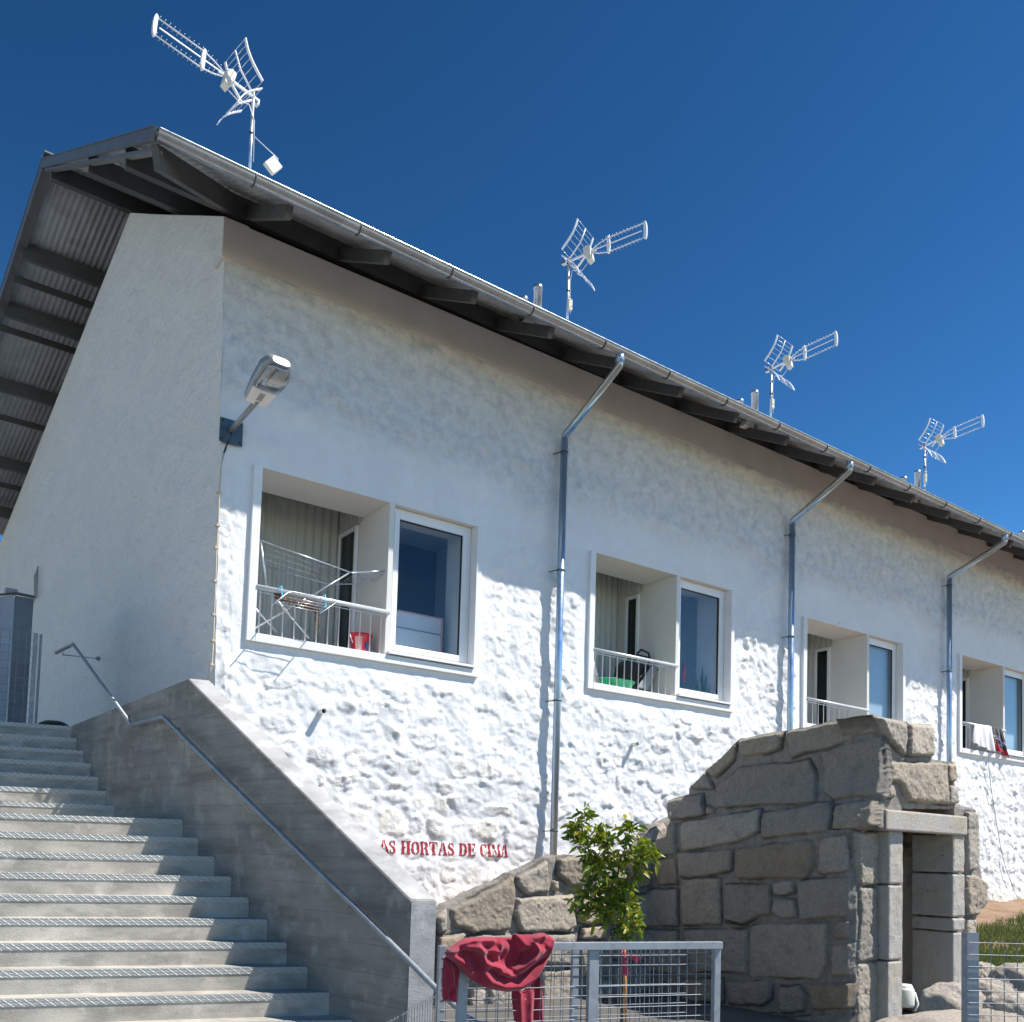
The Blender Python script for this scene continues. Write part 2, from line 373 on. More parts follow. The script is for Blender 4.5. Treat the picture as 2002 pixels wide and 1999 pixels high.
# ------------------------------------------------------------------ the white house
house = thing('terraced_house', 'long whitewashed rubble house under an overhanging corrugated metal roof', 'house')
XL_ = lambda z: .693+(7.1-z)*.0268
XE = 21.5
L5 = 5.0
wins = []
raw = [dict(TL=(515, 906), BL=(493, 1228), TR=(925.7, 1032), BR=(925.7, 1322), DT=(762.4, 987), DB=(750, 1277.7)),
       dict(TL=(1160.5, 1076), BL=(1157.6, 1332.6), TR=(1423.9, 1154), BR=(1425.7, 1388), DT=(1321.7, 1127.5), DB=(1318.8, 1358.7)),
       dict(TL=(1574.5, 1206), TR=(1761.5, 1256.8), DT=(1694.5, 1242.8)),
       dict(TL=(1879, 1278.6), BL=(1875.2, 1462.5), DT=(1960, 1305))]
for k, r in enumerate(raw):
    q = {a: PY(b[0], b[1], 0) for a, b in r.items()}
    xl = np.mean([q[a][0] for a in ('TL', 'BL') if a in q]); xd = np.mean([q[a][0] for a in ('DT', 'DB') if a in q])
    xr = np.mean([q[a][0] for a in ('TR', 'BR') if a in q]) if 'TR' in q else xl+2.95
    zt = np.mean([q[a][2] for a in ('TL', 'TR', 'DT') if a in q]); zb = np.mean([q[a][2] for a in ('BL', 'BR', 'DB') if a in q]) if 'BL' in q else zt-1.86
    wins.append(dict(xl=xl, xd=xd, xr=xr, zt=zt, zb=zb)); print('win', k, np.round([xl, xd, xr, zt, zb], 3))
RW = .10
holes = [(w_['xl']-RW+.015, w_['xr']+.07, w_['zb']-.085, w_['zt']) for w_ in wins]

def gridlines(a, b, st, extra):
    g = list(np.arange(a, b+1e-6, st)); g = [v for v in g if all(abs(v-e) > st*.45 for e in extra)]+list(extra)
    return np.array(sorted(g))
STEP = .021
sx = gridlines(.693, XE, STEP, [h[0] for h in holes]+[h[1] for h in holes])
sz = gridlines(-1.3, 7.02, STEP, sorted(set([h[2] for h in holes]+[h[3] for h in holes])))
S, Z_ = np.meshgrid(sx, sz, indexing='ij')
stone = np.zeros(S.shape); ochre = np.zeros(S.shape); rel = np.zeros(S.shape)
rs = np.random.RandomState(3)
wob = .085*fbm(S*3.4, Z_*3.4, 20, 4, .55); wob2 = .085*fbm(S*3.4+50, Z_*3.4+20, 24, 4, .55)
z0 = -1.3
while z0 < 6.7:
    hh = rs.uniform(.17, .36); x0 = .65+rs.uniform(-.2, 0)
    while x0 < XE:
        ww = rs.uniform(.18, .58)
        if rs.rand() < .82:
            cx, cz = x0+ww/2, z0+hh/2+rs.uniform(-.04, .04)
            a, b = ww/2-.03, hh/2-.028; an = rs.uniform(-.12, .12)
            i0, i1 = np.searchsorted(sx, [cx-ww*.75, cx+ww*.75]); j0, j1 = np.searchsorted(sz, [cz-hh*.9, cz+hh*.9])
            if i1 > i0 and j1 > j0:
                sl = (slice(i0, i1), slice(j0, j1))
                u = S[sl]-cx+wob[sl]*1.2; v = Z_[sl]-cz+wob2[sl]*1.2
                u, v = u*math.cos(an)+v*math.sin(an), -u*math.sin(an)+v*math.cos(an)
                p = rs.uniform(1.9, 3.6)
                d = 1-(np.abs(u/a)**p+np.abs(v/b)**p)**(1/p)
                m_ = sstep(0, rs.uniform(.18, .6), d); am = rs.uniform(.15, .8) if cz < 1.6 else rs.uniform(.02, .75)**1.5
                tilt = 1+rs.uniform(-.7, .7)*u/a+rs.uniform(-.5, .9)*v/b
                rel[sl] = np.maximum(rel[sl], m_*am*np.clip(tilt, .2, 2)); stone[sl] = np.maximum(stone[sl], m_*am)
                if cz < 1.5+.5*rs.rand() and cx < 7 and rs.rand() < .7: ochre[sl] = np.maximum(ochre[sl], m_*rs.uniform(.25, 1)*(.35+.65*sstep(1.8, .4, cz)))
        x0 += ww
    z0 += hh
A = .017*(1-.80*sstep(3.6, 5.4, Z_))+.004
smooth = np.ones(S.shape)
for w_ in wins:
    dx = np.maximum(np.maximum(w_['xl']-RW-S, S-w_['xr']-.08), 0); dz = np.maximum(np.maximum(w_['zb']-.1-Z_, Z_-w_['zt']), 0)
    d = np.hypot(dx, dz); smooth = np.minimum(smooth, .12+.88*sstep(.02, .30, d))
    smooth = np.minimum(smooth, 1-.8*sstep(w_['zt']+.95, w_['zt']+.35, Z_)*sstep(w_['zt']-.55, w_['zt']-.1, Z_)*sstep(.9, .3, dx))
big = .045*fbm(S*.8, Z_*.8, 40, 3)+.03*fbm(S*2.3, Z_*2.0, 50, 4)+.012*fbm(S*9, Z_*9, 60, 4, .6)*(1-.6*sstep(4, 5.5, Z_))
rid = 1-2*np.abs(fbm(S*4.2+.6*Z_, Z_*4.8, 140, 5, .6)); rid2 = 1-2*np.abs(fbm(S*1.7+Z_*.8, Z_*3.1-.4*S, 150, 5, .62))
Hf = (A*rel+.010*rid*(1-.55*sstep(4, 5.2, Z_))+.022*rid2*sstep(4.4, 5.2, Z_)+(.016*fbm(S*17, Z_*17, 70, 3, .7)*(stone+.15))*(Z_ < 4.6)+big*(.35+.65*(1-sstep(3.8, 5.5, Z_))))*smooth
rs = np.random.RandomState(12)
def stamp(n, z_lo, z_hi, R0, R1, a0, a1, edge, rot=.7):
    for _ in range(n):
        cx, cz = rs.uniform(.7, XE), rs.uniform(z_lo, z_hi); R = rs.uniform(R0, R1); an = rs.normal(0, rot)+.0; asp = rs.uniform(.45, .9); a = rs.uniform(a0, a1)
        i0, i1 = np.searchsorted(sx, [cx-R*1.9, cx+R*1.9]); j0, j1 = np.searchsorted(sz, [cz-R*1.9, cz+R*1.9])
        if i1-i0 < 2 or j1-j0 < 2: continue
        sl = (slice(i0, i1), slice(j0, j1)); u = S[sl]-cx+wob[sl]*.6; v = Z_[sl]-cz+wob2[sl]*.6; u, v = (u*math.cos(an)+v*math.sin(an))/R, (-u*math.sin(an)+v*math.cos(an))/(R*asp)
        Hf[sl] += a*smooth[sl]*np.exp(-(u*u+v*v)*1.4)*(sstep(-.35, -.35+edge/R, v) if edge else 1)
stamp(2300, -1.2, 4.4, .06, .17, .004, .016, .02); stamp(2600, -1.2, 4.5, .022, .05, -.015, -.005, 0); stamp(1500, 4.4, 6.6, .10, .30, .004, .016, .025, .5); stamp(1200, 4.4, 6.6, .03, .08, -.010, -.003, 0)
cf = sstep(0, .10, S-.693)
Hf = Hf*(.25+.75*cf)*sstep(7.02, 6.6, Z_)+.0
Hf = np.where(Z_ > 6.6, Hf*.3, Hf)
def wall_h(x, z):             # relief of the facade at a point
    i = min(max(np.searchsorted(sx, x), 0), len(sx)-1); j = min(max(np.searchsorted(sz, z), 0), len(sz)-1); return Hf[i, j]
sh = (7.1-Z_)*.0268*sstep(1.10, .72, S)+.022*fbm(Z_*3.1, Z_*0+.5, 77, 4)*sstep(.8, .693, S)*sstep(6.6, 6.2, Z_)
Pf = np.stack([S+sh, -Hf, Z_], -1).reshape(-1, 3)
idx = np.arange(S.size).reshape(S.shape)
cxm = (S[:-1, :-1]+S[1:, 1:])/2; czm = (Z_[:-1, :-1]+Z_[1:, 1:])/2
keep = np.ones(cxm.shape, bool)
for h in holes: keep &= ~((cxm > h[0]) & (cxm < h[1]) & (czm > h[2]) & (czm < h[3]))
Q = np.stack([idx[:-1, :-1], idx[1:, :-1], idx[1:, 1:], idx[:-1, 1:]], -1)[keep]
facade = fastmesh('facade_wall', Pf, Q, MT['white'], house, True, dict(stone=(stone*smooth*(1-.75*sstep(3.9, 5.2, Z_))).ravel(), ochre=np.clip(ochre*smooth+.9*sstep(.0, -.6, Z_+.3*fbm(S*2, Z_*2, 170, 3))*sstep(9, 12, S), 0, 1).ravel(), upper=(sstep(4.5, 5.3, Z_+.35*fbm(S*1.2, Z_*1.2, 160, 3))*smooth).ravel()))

# gable wall
def gtop(y): return np.where(y < 4.2, 7.06+(9.40-7.06)/4.2*y, 9.40-.175*(y-4.2))
gy = np.concatenate([np.arange(0, 4.2, .03), np.arange(4.2, 17, .05)]); gv = np.linspace(0, 1, 330)
GY, GV = np.meshgrid(gy, gv, indexing='ij'); GZ = -1.3+GV*(gtop(GY)+1.3)
rs = np.random.RandomState(21); gst = np.zeros(GY.shape)
for _ in range(1500):
    cy0 = rs.uniform(0, 14)**1.0; cz0 = rs.uniform(.8, 9.2); R = rs.uniform(.05, .22); an = rs.normal(.9, .35); a = rs.uniform(.004, .016)
    i0, i1 = np.searchsorted(gy, [cy0-R*2, cy0+R*2]); gsl = slice(i0, i1)
    u = GY[gsl]-cy0; v = GZ[gsl]-cz0; u, v = (u*math.cos(an)+v*math.sin(an))/R, (-u*math.sin(an)+v*math.cos(an))/(R*.4)
    gst[gsl] += a*np.exp(-(u*u+v*v)*1.3)*sstep(-.4, -.1, v)
gd = gst*sstep(0, .15, GY)*sstep(gtop(GY)-.45, gtop(GY)-.7, GZ)+(.05*fbm(GY*.6, GZ*.6, 110, 3)+.02*fbm(GY*2.2+GZ, GZ*2.2-GY, 120, 4)+.008*fbm(GY*8, GZ*8, 130, 3))*sstep(0, .25, GY)*sstep(gtop(GY)-.30, gtop(GY)-.6, GZ)
cj = .022*fbm(GZ*3.1, GZ*0+.5, 77, 4)*sstep(6.6, 6.2, GZ)
GX = XL_(GZ)-gd+cj*sstep(.12, 0, GY)
idx = np.arange(GY.size).reshape(GY.shape); Q = np.stack([idx[:-1, :-1], idx[:-1, 1:], idx[1:, 1:], idx[1:, :-1]], -1).reshape(-1, 4)
fastmesh('gable_wall', np.stack([GX, GY, GZ], -1).reshape(-1, 3), Q, MT['gable'], house)
# ring beam: smooth painted band along the wall head
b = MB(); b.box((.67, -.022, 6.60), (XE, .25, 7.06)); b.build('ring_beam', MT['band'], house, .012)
b = MB(); xg = .668
pg = [(xg, -.02, 6.58), (xg, 4.2, 8.93), (xg, 4.2, 9.41)]
pg = [(xg, -.021, 6.598), (xg, 4.2, 8.93), (xg, 4.2, 9.41), (xg, -.021, 7.07)]
b.prism(pg, (.3, 0, 0)); b.build('gable_band', MT['gable'], house, .012)
MB().add([(.9, .3, 6.9), (XE, .3, 6.9), (XE, 12, 6.9), (.9, 12, 6.9)], [(0, 1, 2, 3)]).build('attic_floor', MT['darkroom'], house)
MB().add([(XE, 0, -1.3), (XE, 16, -1.3), (XE, 16, 7), (XE, 4.2, 9.4), (XE, 0, 7)], [(0, 1, 2, 3, 4)]).build('end_wall', MT['gable'], house)

# roof
def zr(x, y):
    f = 6.80+.547*(y+1.2) if y <= 5.0 else 10.19-.2136*(y-5.0)
    return f-.0125*(x+.4)
def xv(y): return -.40-.006*(y+1.2) if y < 5 else -.437-.031*(y-5)
def sheet(name, y0, y1, n):
    X_ = np.arange(0, 22.6, .0225); R = np.linspace(y0, y1, n); vs = []
    for y in R:
        for x in X_:
            xx = x+xv(y); vs.append((xx, y, zr(xx, y)+.014*math.sin(2*math.pi*(x/.09))))
    nx = len(X_); i = np.arange(nx*n).reshape(n, nx)
    return fastmesh(name, vs, np.stack([i[:-1, :-1], i[:-1, 1:], i[1:, 1:], i[1:, :-1]], -1).reshape(-1, 4), MT['sheet'], house)
rf = sheet('front_roof_sheet', -1.17, 5.0, 5); rb = sheet('back_roof_sheet', 5.0, 16.5, 8)
for o in (rf, rb):
    m_ = o.modifiers.new('thick', 'SOLIDIFY'); m_.thickness = .004; m_.offset = 1
b = MB(); b.bar((-.46, 5.0, zr(0, 5)+.03), (22.1, 5.0, zr(22, 5)+.03), .36, .02); b.build('ridge_cap', MT['trim'], house)
# verge trims along the gable overhang
b = MB(); y0, y1 = -1.24, 5.03
b.bar((xv(y0)-.012, y0, zr(-.4, y0)-.04), (xv(y1)-.012, y1, zr(-.4, y1)-.04), .02, .115)
b.bar((xv(y0)+.03, y0, zr(-.4, y0)+.036), (xv(y1)+.03, y1, zr(-.4, y1)+.036), .12, .012)
b.bar((xv(y0)+.05, y0+.1, zr(-.4, y0)-.12), (xv(y1)+.05, y1, zr(-.4, y1)-.12), .09, .03)
b.build('front_verge_trim', MT['trim'], house)
b = MB(); y0, y1 = 4.99, 16.5
b.bar((xv(y0)-.012, y0, zr(-.4, y0)-.06), (xv(y1)-.012, y1, zr(-.4, y1)-.06), .02, .19)
b.bar((xv(y0)+.03, y0, zr(-.4, y0)+.036), (xv(y1)+.03, y1, zr(-.4, y1)+.036), .12, .012)
b.bar((xv(y0)+.06, y0, zr(-.4, y0)-.13), (xv(y1)+.06, y1, zr(-.4, y1)-.13), .12, .03)
b.build('back_verge_trim', MT['trim'], house)
# purlins
for y, t_ in ((.17, .08), (2.07, .09), (4.72, .10)):
    MB().bar((xv(y)+.06, y, zr(-.4, y)-.165), (21.8, y, zr(21.8, y)-.165), t_, .24).build('purlin', MT['steel'], house)
back = [(185, 581, 1), (166, 637, 0), (145, 695, 1), (132.5, 727, 0), (96.2, 825, 1), (75, 887, 0), (47.2, 937.5, 1), (33, 968, 0), (14, 1030, 1)]
for px, py, hv in back:
    y = float(PX(px, py, .7)[1])
    MB().bar((xv(y)+.06, y, zr(-.4, y)-.18), (3.0, y, zr(3, y)-.18), .09 if hv else .03, .26 if hv else .12).build('purlin', MT['steel'], house)
MB().bar((-.36, -1.13, 6.60), (.76, .06, 7.30), .07, .22).build('hip_beam', MT['steel'], house)
x = .998
while x < 21.4:
    MB().bar((x, -1.10, zr(x, -1.1)-.17), (x, .3, zr(x, .3)-.19), .07, .135).build('rafter_tail', MT['steel'], house); x += 1.165
# inner eave board, dark
# gutter
def arcgut(x0, x1, r, yc, dz=0):
    b = MB(); n = 14; xs_ = np.linspace(x0, x1, 60); vs = []; 
    prof = [(yc-r*math.cos(math.pi*i/n), -r*math.sin(math.pi*i/n)) for i in range(n+1)]
    prof = [(yc-r-.012, .012), (yc-r-.014, .0), (yc-r-.002, -.006)]+prof[1:]+[(yc+r, .10)]
    inner = [(y_+(.006 if y_ < yc else -.006), z_+.004) for y_, z_ in prof][::-1]
    P = prof+inner; m_ = len(P)
    for x in xs_:
        zc = zr(x, -1.2)-.05+dz
        vs += [(x, y_, zc+z_) for y_, z_ in P]
    fs = [(i*m_+j, i*m_+(j+1) % m_, (i+1)*m_+(j+1) % m_, (i+1)*m_+j) for i in range(59) for j in range(m_)]
    return b.add(vs, fs, True)
GR = .072; GYC = -1.255
gut = arcgut(-.385, 22, GR, GYC).build('gutter', MT['zinc'], house)
zc = zr(-.4, -1.2)-.05
b = MB(); b.prism([(-.392, GYC-GR*math.cos(math.pi*i/12)*1.03, zc-GR*math.sin(math.pi*i/12)*1.03) for i in range(13)], (.008, 0, 0)); b.build('gutter_end_cap', MT['zinc'], house)
b = MB(); b.bar((-.40, -1.175, zr(-.4, -1.2)+.012), (22, -1.175, zr(22, -1.2)+.012), .05, .05); b.build('drip_edge', MT['zinc'], house)
for i in range(20):
    x = .55+i*1.165
    if x > 21.8: break
    zc = zr(x, -1.2)-.05
    b = MB(); b.tube([(x, GYC-(GR+.008)*math.cos(math.pi*j/10), zc-(GR+.008)*math.sin(math.pi*j/10)) for j in range(11)], .007, 6)
    o = b.build('gutter_bracket', MT['steel'], house)
# downpipes
pipes = [((1103.6, 855), [(1099, 884), (1094, 1115), (1088, 1370), (1083.8, 1625)]), ((1549, 1020.7), [(1547.5, 1046), (1544.6, 1244.8)]), ((1856, 1129.5), [(1858, 1146), (1856, 1313)])]
PIPX = []
for (ax_, ay_), cl in pipes:
    p = PY(ax_, ay_, -.14); x = float(p[0]); PIPX.append(x); z1 = float(p[2]); zt = zr(x, -1.2)-.05-GR
    dn = thing('downpipe', None, None); del dn
    b = MB(); b.tube([(x, GYC, zt+.02), (x, GYC, zt-.10), (x, GYC+.005, zt-.125), (x, -.145, z1+.02), (x, -.14, z1-.02), (x, -.14, z1-.12)], .048, 16)
    d_ = b.build('downpipe', MT['zinc'], house)
    MB().tube([(x, -.14, z1-.05), (x, -.14, -.3)], .052, 18).build('lower_pipe', MT['pipe'], d_)
    MB().tube([(x, GYC, zt+.03), (x, GYC, zt-.09)], .058, 16).build('pipe_outlet', MT['pipe'], d_)
    for c in cl:
        zc = float(PY(c[0], c[1], -.14)[2])
        b = MB(); b.lathe([(.053, -.012), (.059, -.012), (.059, .012), (.053, .012)], (x, -.14, zc), 18); b.bar((x-.05, -.14, zc), (x-.10, 0, zc-.01), .012, .012)
        b.build('pipe_clamp', MT['steel'], d_)

# openings
def inbox(b, x0, x1, y0, y1, z0, z1, front=True):
    v = [(x0, y0, z0), (x1, y0, z0), (x1, y1, z0), (x0, y1, z0), (x0, y0, z1), (x1, y0, z1), (x1, y1, z1), (x0, y1, z1)]
    f = [(0, 1, 2, 3), (4, 7, 6, 5), (1, 5, 6, 2), (2, 6, 7, 3), (0, 3, 7, 4)]
    return b.add(v, f)
def corr(name, p0, p1, z0, z1, parent, m, pitch=.12, amp=.016):
    p0 = V(p0); p1 = V(p1); L = np.linalg.norm(p1-p0); d = (p1-p0)/L; nrm = np.array([-d[1], d[0], 0]); n = int(L/pitch*8)
    vs = []; 
    for i in range(n+1):
        s = L*i/n; q = p0+d*s+nrm*amp*math.tanh(2.2*math.sin(2*math.pi*s/pitch))
        vs += [(q[0], q[1], z0), (q[0], q[1], z1)]
    fs = [(2*i, 2*i+2, 2*i+3, 2*i+1) for i in range(n)]
    return MB().add(vs, fs, True).build(name, m, parent)
def frame(b, x0, x1, z0, z1, y0, y1, w_):
    b.box((x0, y0, z0), (x0+w_, y1, z1)); b.box((x1-w_, y0, z0), (x1, y1, z1)); b.box((x0+w_, y0, z0), (x1-w_, y1, z0+w_)); b.box((x0+w_, y0, z1-w_), (x1-w_, y1, z1)); return b
railz = [(498, 1147), (1160.5, 1270), (1575.4, 1365.9), (1877, 1412)]
cornY = [(662.8, 1052), (1219, 1165), (1588.5, 1261.5), (1879, 1300)]
doors = [((870, 640), (960, 620), 3), ((645, 480), (683, 470), 7), ((640, 1215), (705, 1185), 8), ((1500, 1400), (1585, 1375), 8)]
for k, w_ in enumerate(wins):
    xl, xd, xr, zt, zb = (float(w_[a]) for a in ('xl', 'xd', 'xr', 'zt', 'zb'))
    s = MB(); TH = .70
    s.box((xl-RW, -.05, zb-.10), (xl, TH, zt+.0)); s.box((xl, -.052, zb-.10), (xr+.001, TH, zb)); s.box((xr, -.049, zb-.10), (xr+.085, TH, zt))
    s.build('window_surround', MT['plaster'], house, .006)
    s = MB(); s.box((xl-RW, .001, zt), (xr+.085, TH+.002, zt+.14)); s.build('soffit', MT['reveal'], house)
    s = MB(); s.box((xd, -.012, zb), (xd+.07, 1.0 if k else TH, zt-.001)); s.build('partition', MT['reveal'], house, .004)
    # deep loggia behind the thick wall
    cy_ = float(PX(cornY[k][0], cornY[k][1], xd)[1]); cy_ = min(max(cy_, 1.3), 2.2); w_['cy'] = cy_
    print('loggia', k, 'corner y', cy_)
    g = MB(); inbox(g, xl-.3, xd+.002, TH+.002, cy_+.1, zb-.9, zt+1.3); g.build('loggia_shell', MT['reveal'], house)
    corr('cladding', (xl-.28, cy_, 0), (xd-.004, cy_, 0), zb-.88, zt+1.28, house, MT['clad'])
    a, c, org = doors[k]; o_, s_ = {3: ((400, 850), 3.215), 7: ((1000, 1000), 2.76), 8: ((1400, 900), 3.209)}[org]
    A_ = PX(o_[0]+a[0]/s_, o_[1]+a[1]/s_, xd); C_ = PX(o_[0]+c[0]/s_, o_[1]+c[1]/s_, xd)
    ya, yb = float(C_[1]), float(A_[1]); ztop = float((A_[2]+C_[2])/2); print('door', ya, yb, ztop)
    ya = min(max(ya, .8), cy_-.3); yb = min(max(yb, ya+.2), cy_-.06)
    corr('side_cladding', (xd-.006, TH+.02, 0), (xd-.006, cy_, 0), ztop+.09, zt+1.28, house, MT['clad'])
    d = MB(); f_ = .055
    for (p0, p1) in (((xd-.045, ya-f_, zb-.8), (xd-.004, ya, ztop+f_)), ((xd-.045, yb, zb-.8), (xd-.004, yb+f_, ztop+f_)), ((xd-.045, ya, ztop), (xd-.004, yb, ztop+f_))): d.box(p0, p1)
    dr = d.build('loggia_door', MT['pvc'], house, .004)
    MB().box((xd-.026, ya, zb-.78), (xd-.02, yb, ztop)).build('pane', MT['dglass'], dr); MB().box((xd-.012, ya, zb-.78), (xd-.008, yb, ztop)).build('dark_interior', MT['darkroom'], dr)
    # balcony rail
    zrl = float(PY(*railz[k], -.03)[2]); hgt = zrl-zb; print('rail h', hgt)
    rl = MB().tube([(xl-.01, -.035, zrl), (xd+.03, -.035, zrl)], .03 if k == 0 else .026, 14).build('balcony_rail', MT['rail'], house)
    n = 12
    b0 = None
    for i in range(n):
        x = xl+.05+(xd-xl-.12)*i/(n-1)
        if b0 is None: b0 = MB().tube([(x, -.02, zb-.004), (x, -.02, zrl-.05), (x+.0, -.035, zrl-.02)], .0075, 6).build('baluster', MT['rail'], rl); bx0 = x
        else:
            c_ = b0.copy(); COL.objects.link(c_); c_.parent = rl; c_.location.x = x-bx0
    MB().bar((xl+.03, -.02, zrl-.05), (xd-.03, -.02, zrl-.05), .02, .006).build('flat_bar', MT['rail'], rl)
    # window
    yw = .10; x0, x1 = xd+.072, xr-.004; z0_, z1_ = zb+.045, zt-.004
    wf = frame(MB(), x0, x1, z0_, z1_, yw, yw+.07, .055); o_w = wf.build('window', MT['pvc'], house, .004)
    sa = frame(MB(), x0+.057, x1-.057, z0_+.057, z1_-.057, yw-.012, yw+.05, .075); sa.build('sash', MT['pvc'], o_w, .006)
    se = frame(MB(), x0+.1325, x1-.1325, z0_+.1325, z1_-.1325, yw+.002, yw+.03, .010); se.build('seal', MT['seal'], o_w)
    MB().add([(x0+.14, yw+.02, z0_+.14), (x1-.14, yw+.02, z0_+.14), (x1-.14, yw+.02, z1_-.14), (x0+.14, yw+.02, z1_-.14)], [(0, 1, 2, 3)]).build('pane', MT['glass'], o_w)
    b = MB(); b.box((xd+.02, -.085, zb+.012), (xr+.004, yw+.03, zb+.043)); b.build('sill_board', MT['pvc'], o_w, .004)
    b = MB()
    for hx in (x0+.10, x1-.12): b.box((hx, yw-.016, z0_+.028), (hx+.035, yw-.01, z0_+.040))
    b.build('drain_cap', MT['grey'], o_w)
    g = MB(); inbox(g, xd+.075, xr+.6, yw+.08, 2.0, zb-.8, zt+.25); g.build('room', MT['room'], house)
    if k > 1: MB().box((x0+.10, yw+.12, zb+.05), (x1+.25, yw+.125, zt+.02)).build('pale_blind', MT['blind'], house)
    if k == 0:
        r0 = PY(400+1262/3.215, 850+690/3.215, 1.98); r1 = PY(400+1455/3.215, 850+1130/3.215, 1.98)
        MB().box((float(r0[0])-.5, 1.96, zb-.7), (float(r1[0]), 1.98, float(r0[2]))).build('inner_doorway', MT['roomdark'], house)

# lettering painted on the wall (stencil letters rasterised on to the relief of the wall)
GL = {'A': [[(0, 0), (.30, 0), (.30, .09), (.24, .12), (.29, .30), (.44, .30), (.44, .40), (.32, .40), (.42, .78), (.42, 1), (.36, 1), (.08, .12), (0, .09)], [(.48, 0), (.95, 0), (.95, .09), (.88, .12), (.62, 1), (.48, 1), (.48, .76), (.66, .12), (.58, .09), (.48, .09)]],
      'S': [[(.05, 0), (.12, 0), (.16, .06), (.34, 0), (.34, .10), (.16, .20), (.12, .34), (.05, .34)], [(.39, 0), (.56, .02), (.72, .14), (.74, .34), (.62, .50), (.28, .66), (.24, .80), (.34, .90), (.34, 1), (.12, .92), (.04, .76), (.10, .56), (.46, .36), (.50, .22), (.39, .11)], [(.39, 1), (.39, .90), (.56, .82), (.60, .66), (.67, .66), (.67, 1), (.61, 1), (.57, .95)]],
      'H': [[(0, 0), (.40, 0), (.40, .10), (.33, .12), (.33, .45), (.47, .45), (.47, .56), (.33, .56), (.33, .88), (.40, .90), (.40, 1), (0, 1), (0, .9), (.07, .88), (.07, .12), (0, .10)], [(.52, 0), (.95, 0), (.95, .10), (.87, .12), (.87, .88), (.95, .9), (.95, 1), (.52, 1), (.52, .9), (.60, .88), (.60, .12), (.52, .10)]],
      'O': [[(.42, 0), (.42, .09), (.30, .2), (.28, .5), (.30, .8), (.42, .91), (.42, 1), (.16, .9), (.02, .68), (.02, .32), (.16, .1)], [(.48, 0), (.48, .09), (.60, .2), (.62, .5), (.60, .8), (.48, .91), (.48, 1), (.74, .9), (.88, .68), (.88, .32), (.74, .1)]],
      'R': [[(0, 0), (.40, 0), (.40, .10), (.33, .12), (.33, .88), (.40, .9), (.40, 1), (0, 1), (0, .9), (.07, .88), (.07, .12), (0, .10)], [(.45, 1), (.45, .9), (.56, .84), (.56, .62), (.45, .55), (.45, .46), (.55, .36), (.60, .12), (.68, 0), (.95, 0), (.95, .1), (.87, .12), (.82, .36), (.70, .50), (.84, .62), (.84, .84), (.72, .97)]],
      'T': [[(.22, 0), (.64, 0), (.64, .10), (.56, .12), (.56, .88), (.30, .88), (.30, .12), (.22, .10)], [(0, .66), (.06, .66), (.12, .84), (.26, .9), (.26, 1), (0, 1)], [(.60, 1), (.60, .9), (.74, .84), (.80, .66), (.86, .66), (.86, 1)], [(.30, .92), (.56, .92), (.56, 1), (.30, 1)]],
      'D': [[(0, 0), (.38, 0), (.38, .10), (.33, .12), (.33, .88), (.38, .9), (.38, 1), (0, 1), (0, .9), (.07, .88), (.07, .12), (0, .10)], [(.43, 0), (.72, .08), (.88, .32), (.88, .68), (.72, .92), (.43, 1), (.43, .9), (.56, .82), (.62, .66), (.62, .34), (.56, .18), (.43, .10)]],
      'E': [[(0, 0), (.38, 0), (.38, .10), (.33, .12), (.33, .88), (.38, .9), (.38, 1), (0, 1), (0, .9), (.07, .88), (.07, .12), (0, .10)], [(.42, 0), (.82, 0), (.82, .34), (.76, .34), (.68, .15), (.42, .10)], [(.42, .45), (.50, .45), (.54, .34), (.60, .34), (.60, .68), (.54, .68), (.50, .56), (.42, .56)], [(.42, .90), (.66, .86), (.74, .68), (.80, .68), (.80, 1), (.42, 1)]],
      'C': [[(.42, 0), (.42, .10), (.30, .22), (.28, .5), (.30, .8), (.42, .9), (.42, 1), (.16, .9), (.02, .68), (.02, .32), (.16, .1)], [(.48, 1), (.48, .9), (.64, .82), (.70, .64), (.77, .64), (.77, 1), (.71, 1), (.66, .94)], [(.48, 0), (.66, .08), (.79, .30), (.72, .33), (.60, .16), (.48, .10)]],
      'I': [[(0, 0), (.40, 0), (.40, .10), (.33, .12), (.33, .88), (.40, .9), (.40, 1), (0, 1), (0, .9), (.07, .88), (.07, .12), (0, .10)]],
      'M': [[(0, 0), (.24, 0), (.24, .1), (.16, .12), (.16, .9), (.09, .9), (.09, .12), (0, .1)], [(.02, 1), (.34, 1), (.56, .30), (.50, .08), (.20, .86), (.02, .9)], [(.61, .38), (.80, 1), (1.06, 1), (1.06, .9), (.98, .88), (.98, .12), (1.06, .1), (1.06, 0), (.64, 0), (.64, .1), (.72, .12), (.72, .66)]]}
tw = {'A': .95, 'S': .78, 'H': .95, 'O': .9, 'R': .95, 'T': .86, 'D': .9, 'E': .84, 'C': .82, 'I': .42, 'M': 1.06, ' ': .42}
PL = PY(738, 1669, 0); PR = PY(995, 1677, 0)
hL = float(PY(775, 1645, 0)[2]-PY(775, 1671, 0)[2])*1.02
txt = 'AS HORTAS DE CIMA'; tot = sum(tw[c]+.06 for c in txt); kx = (PR[0]-PL[0])/tot
b = MB(); cx = 0; cs = .0045
vid = {}; vs = []; fs = []
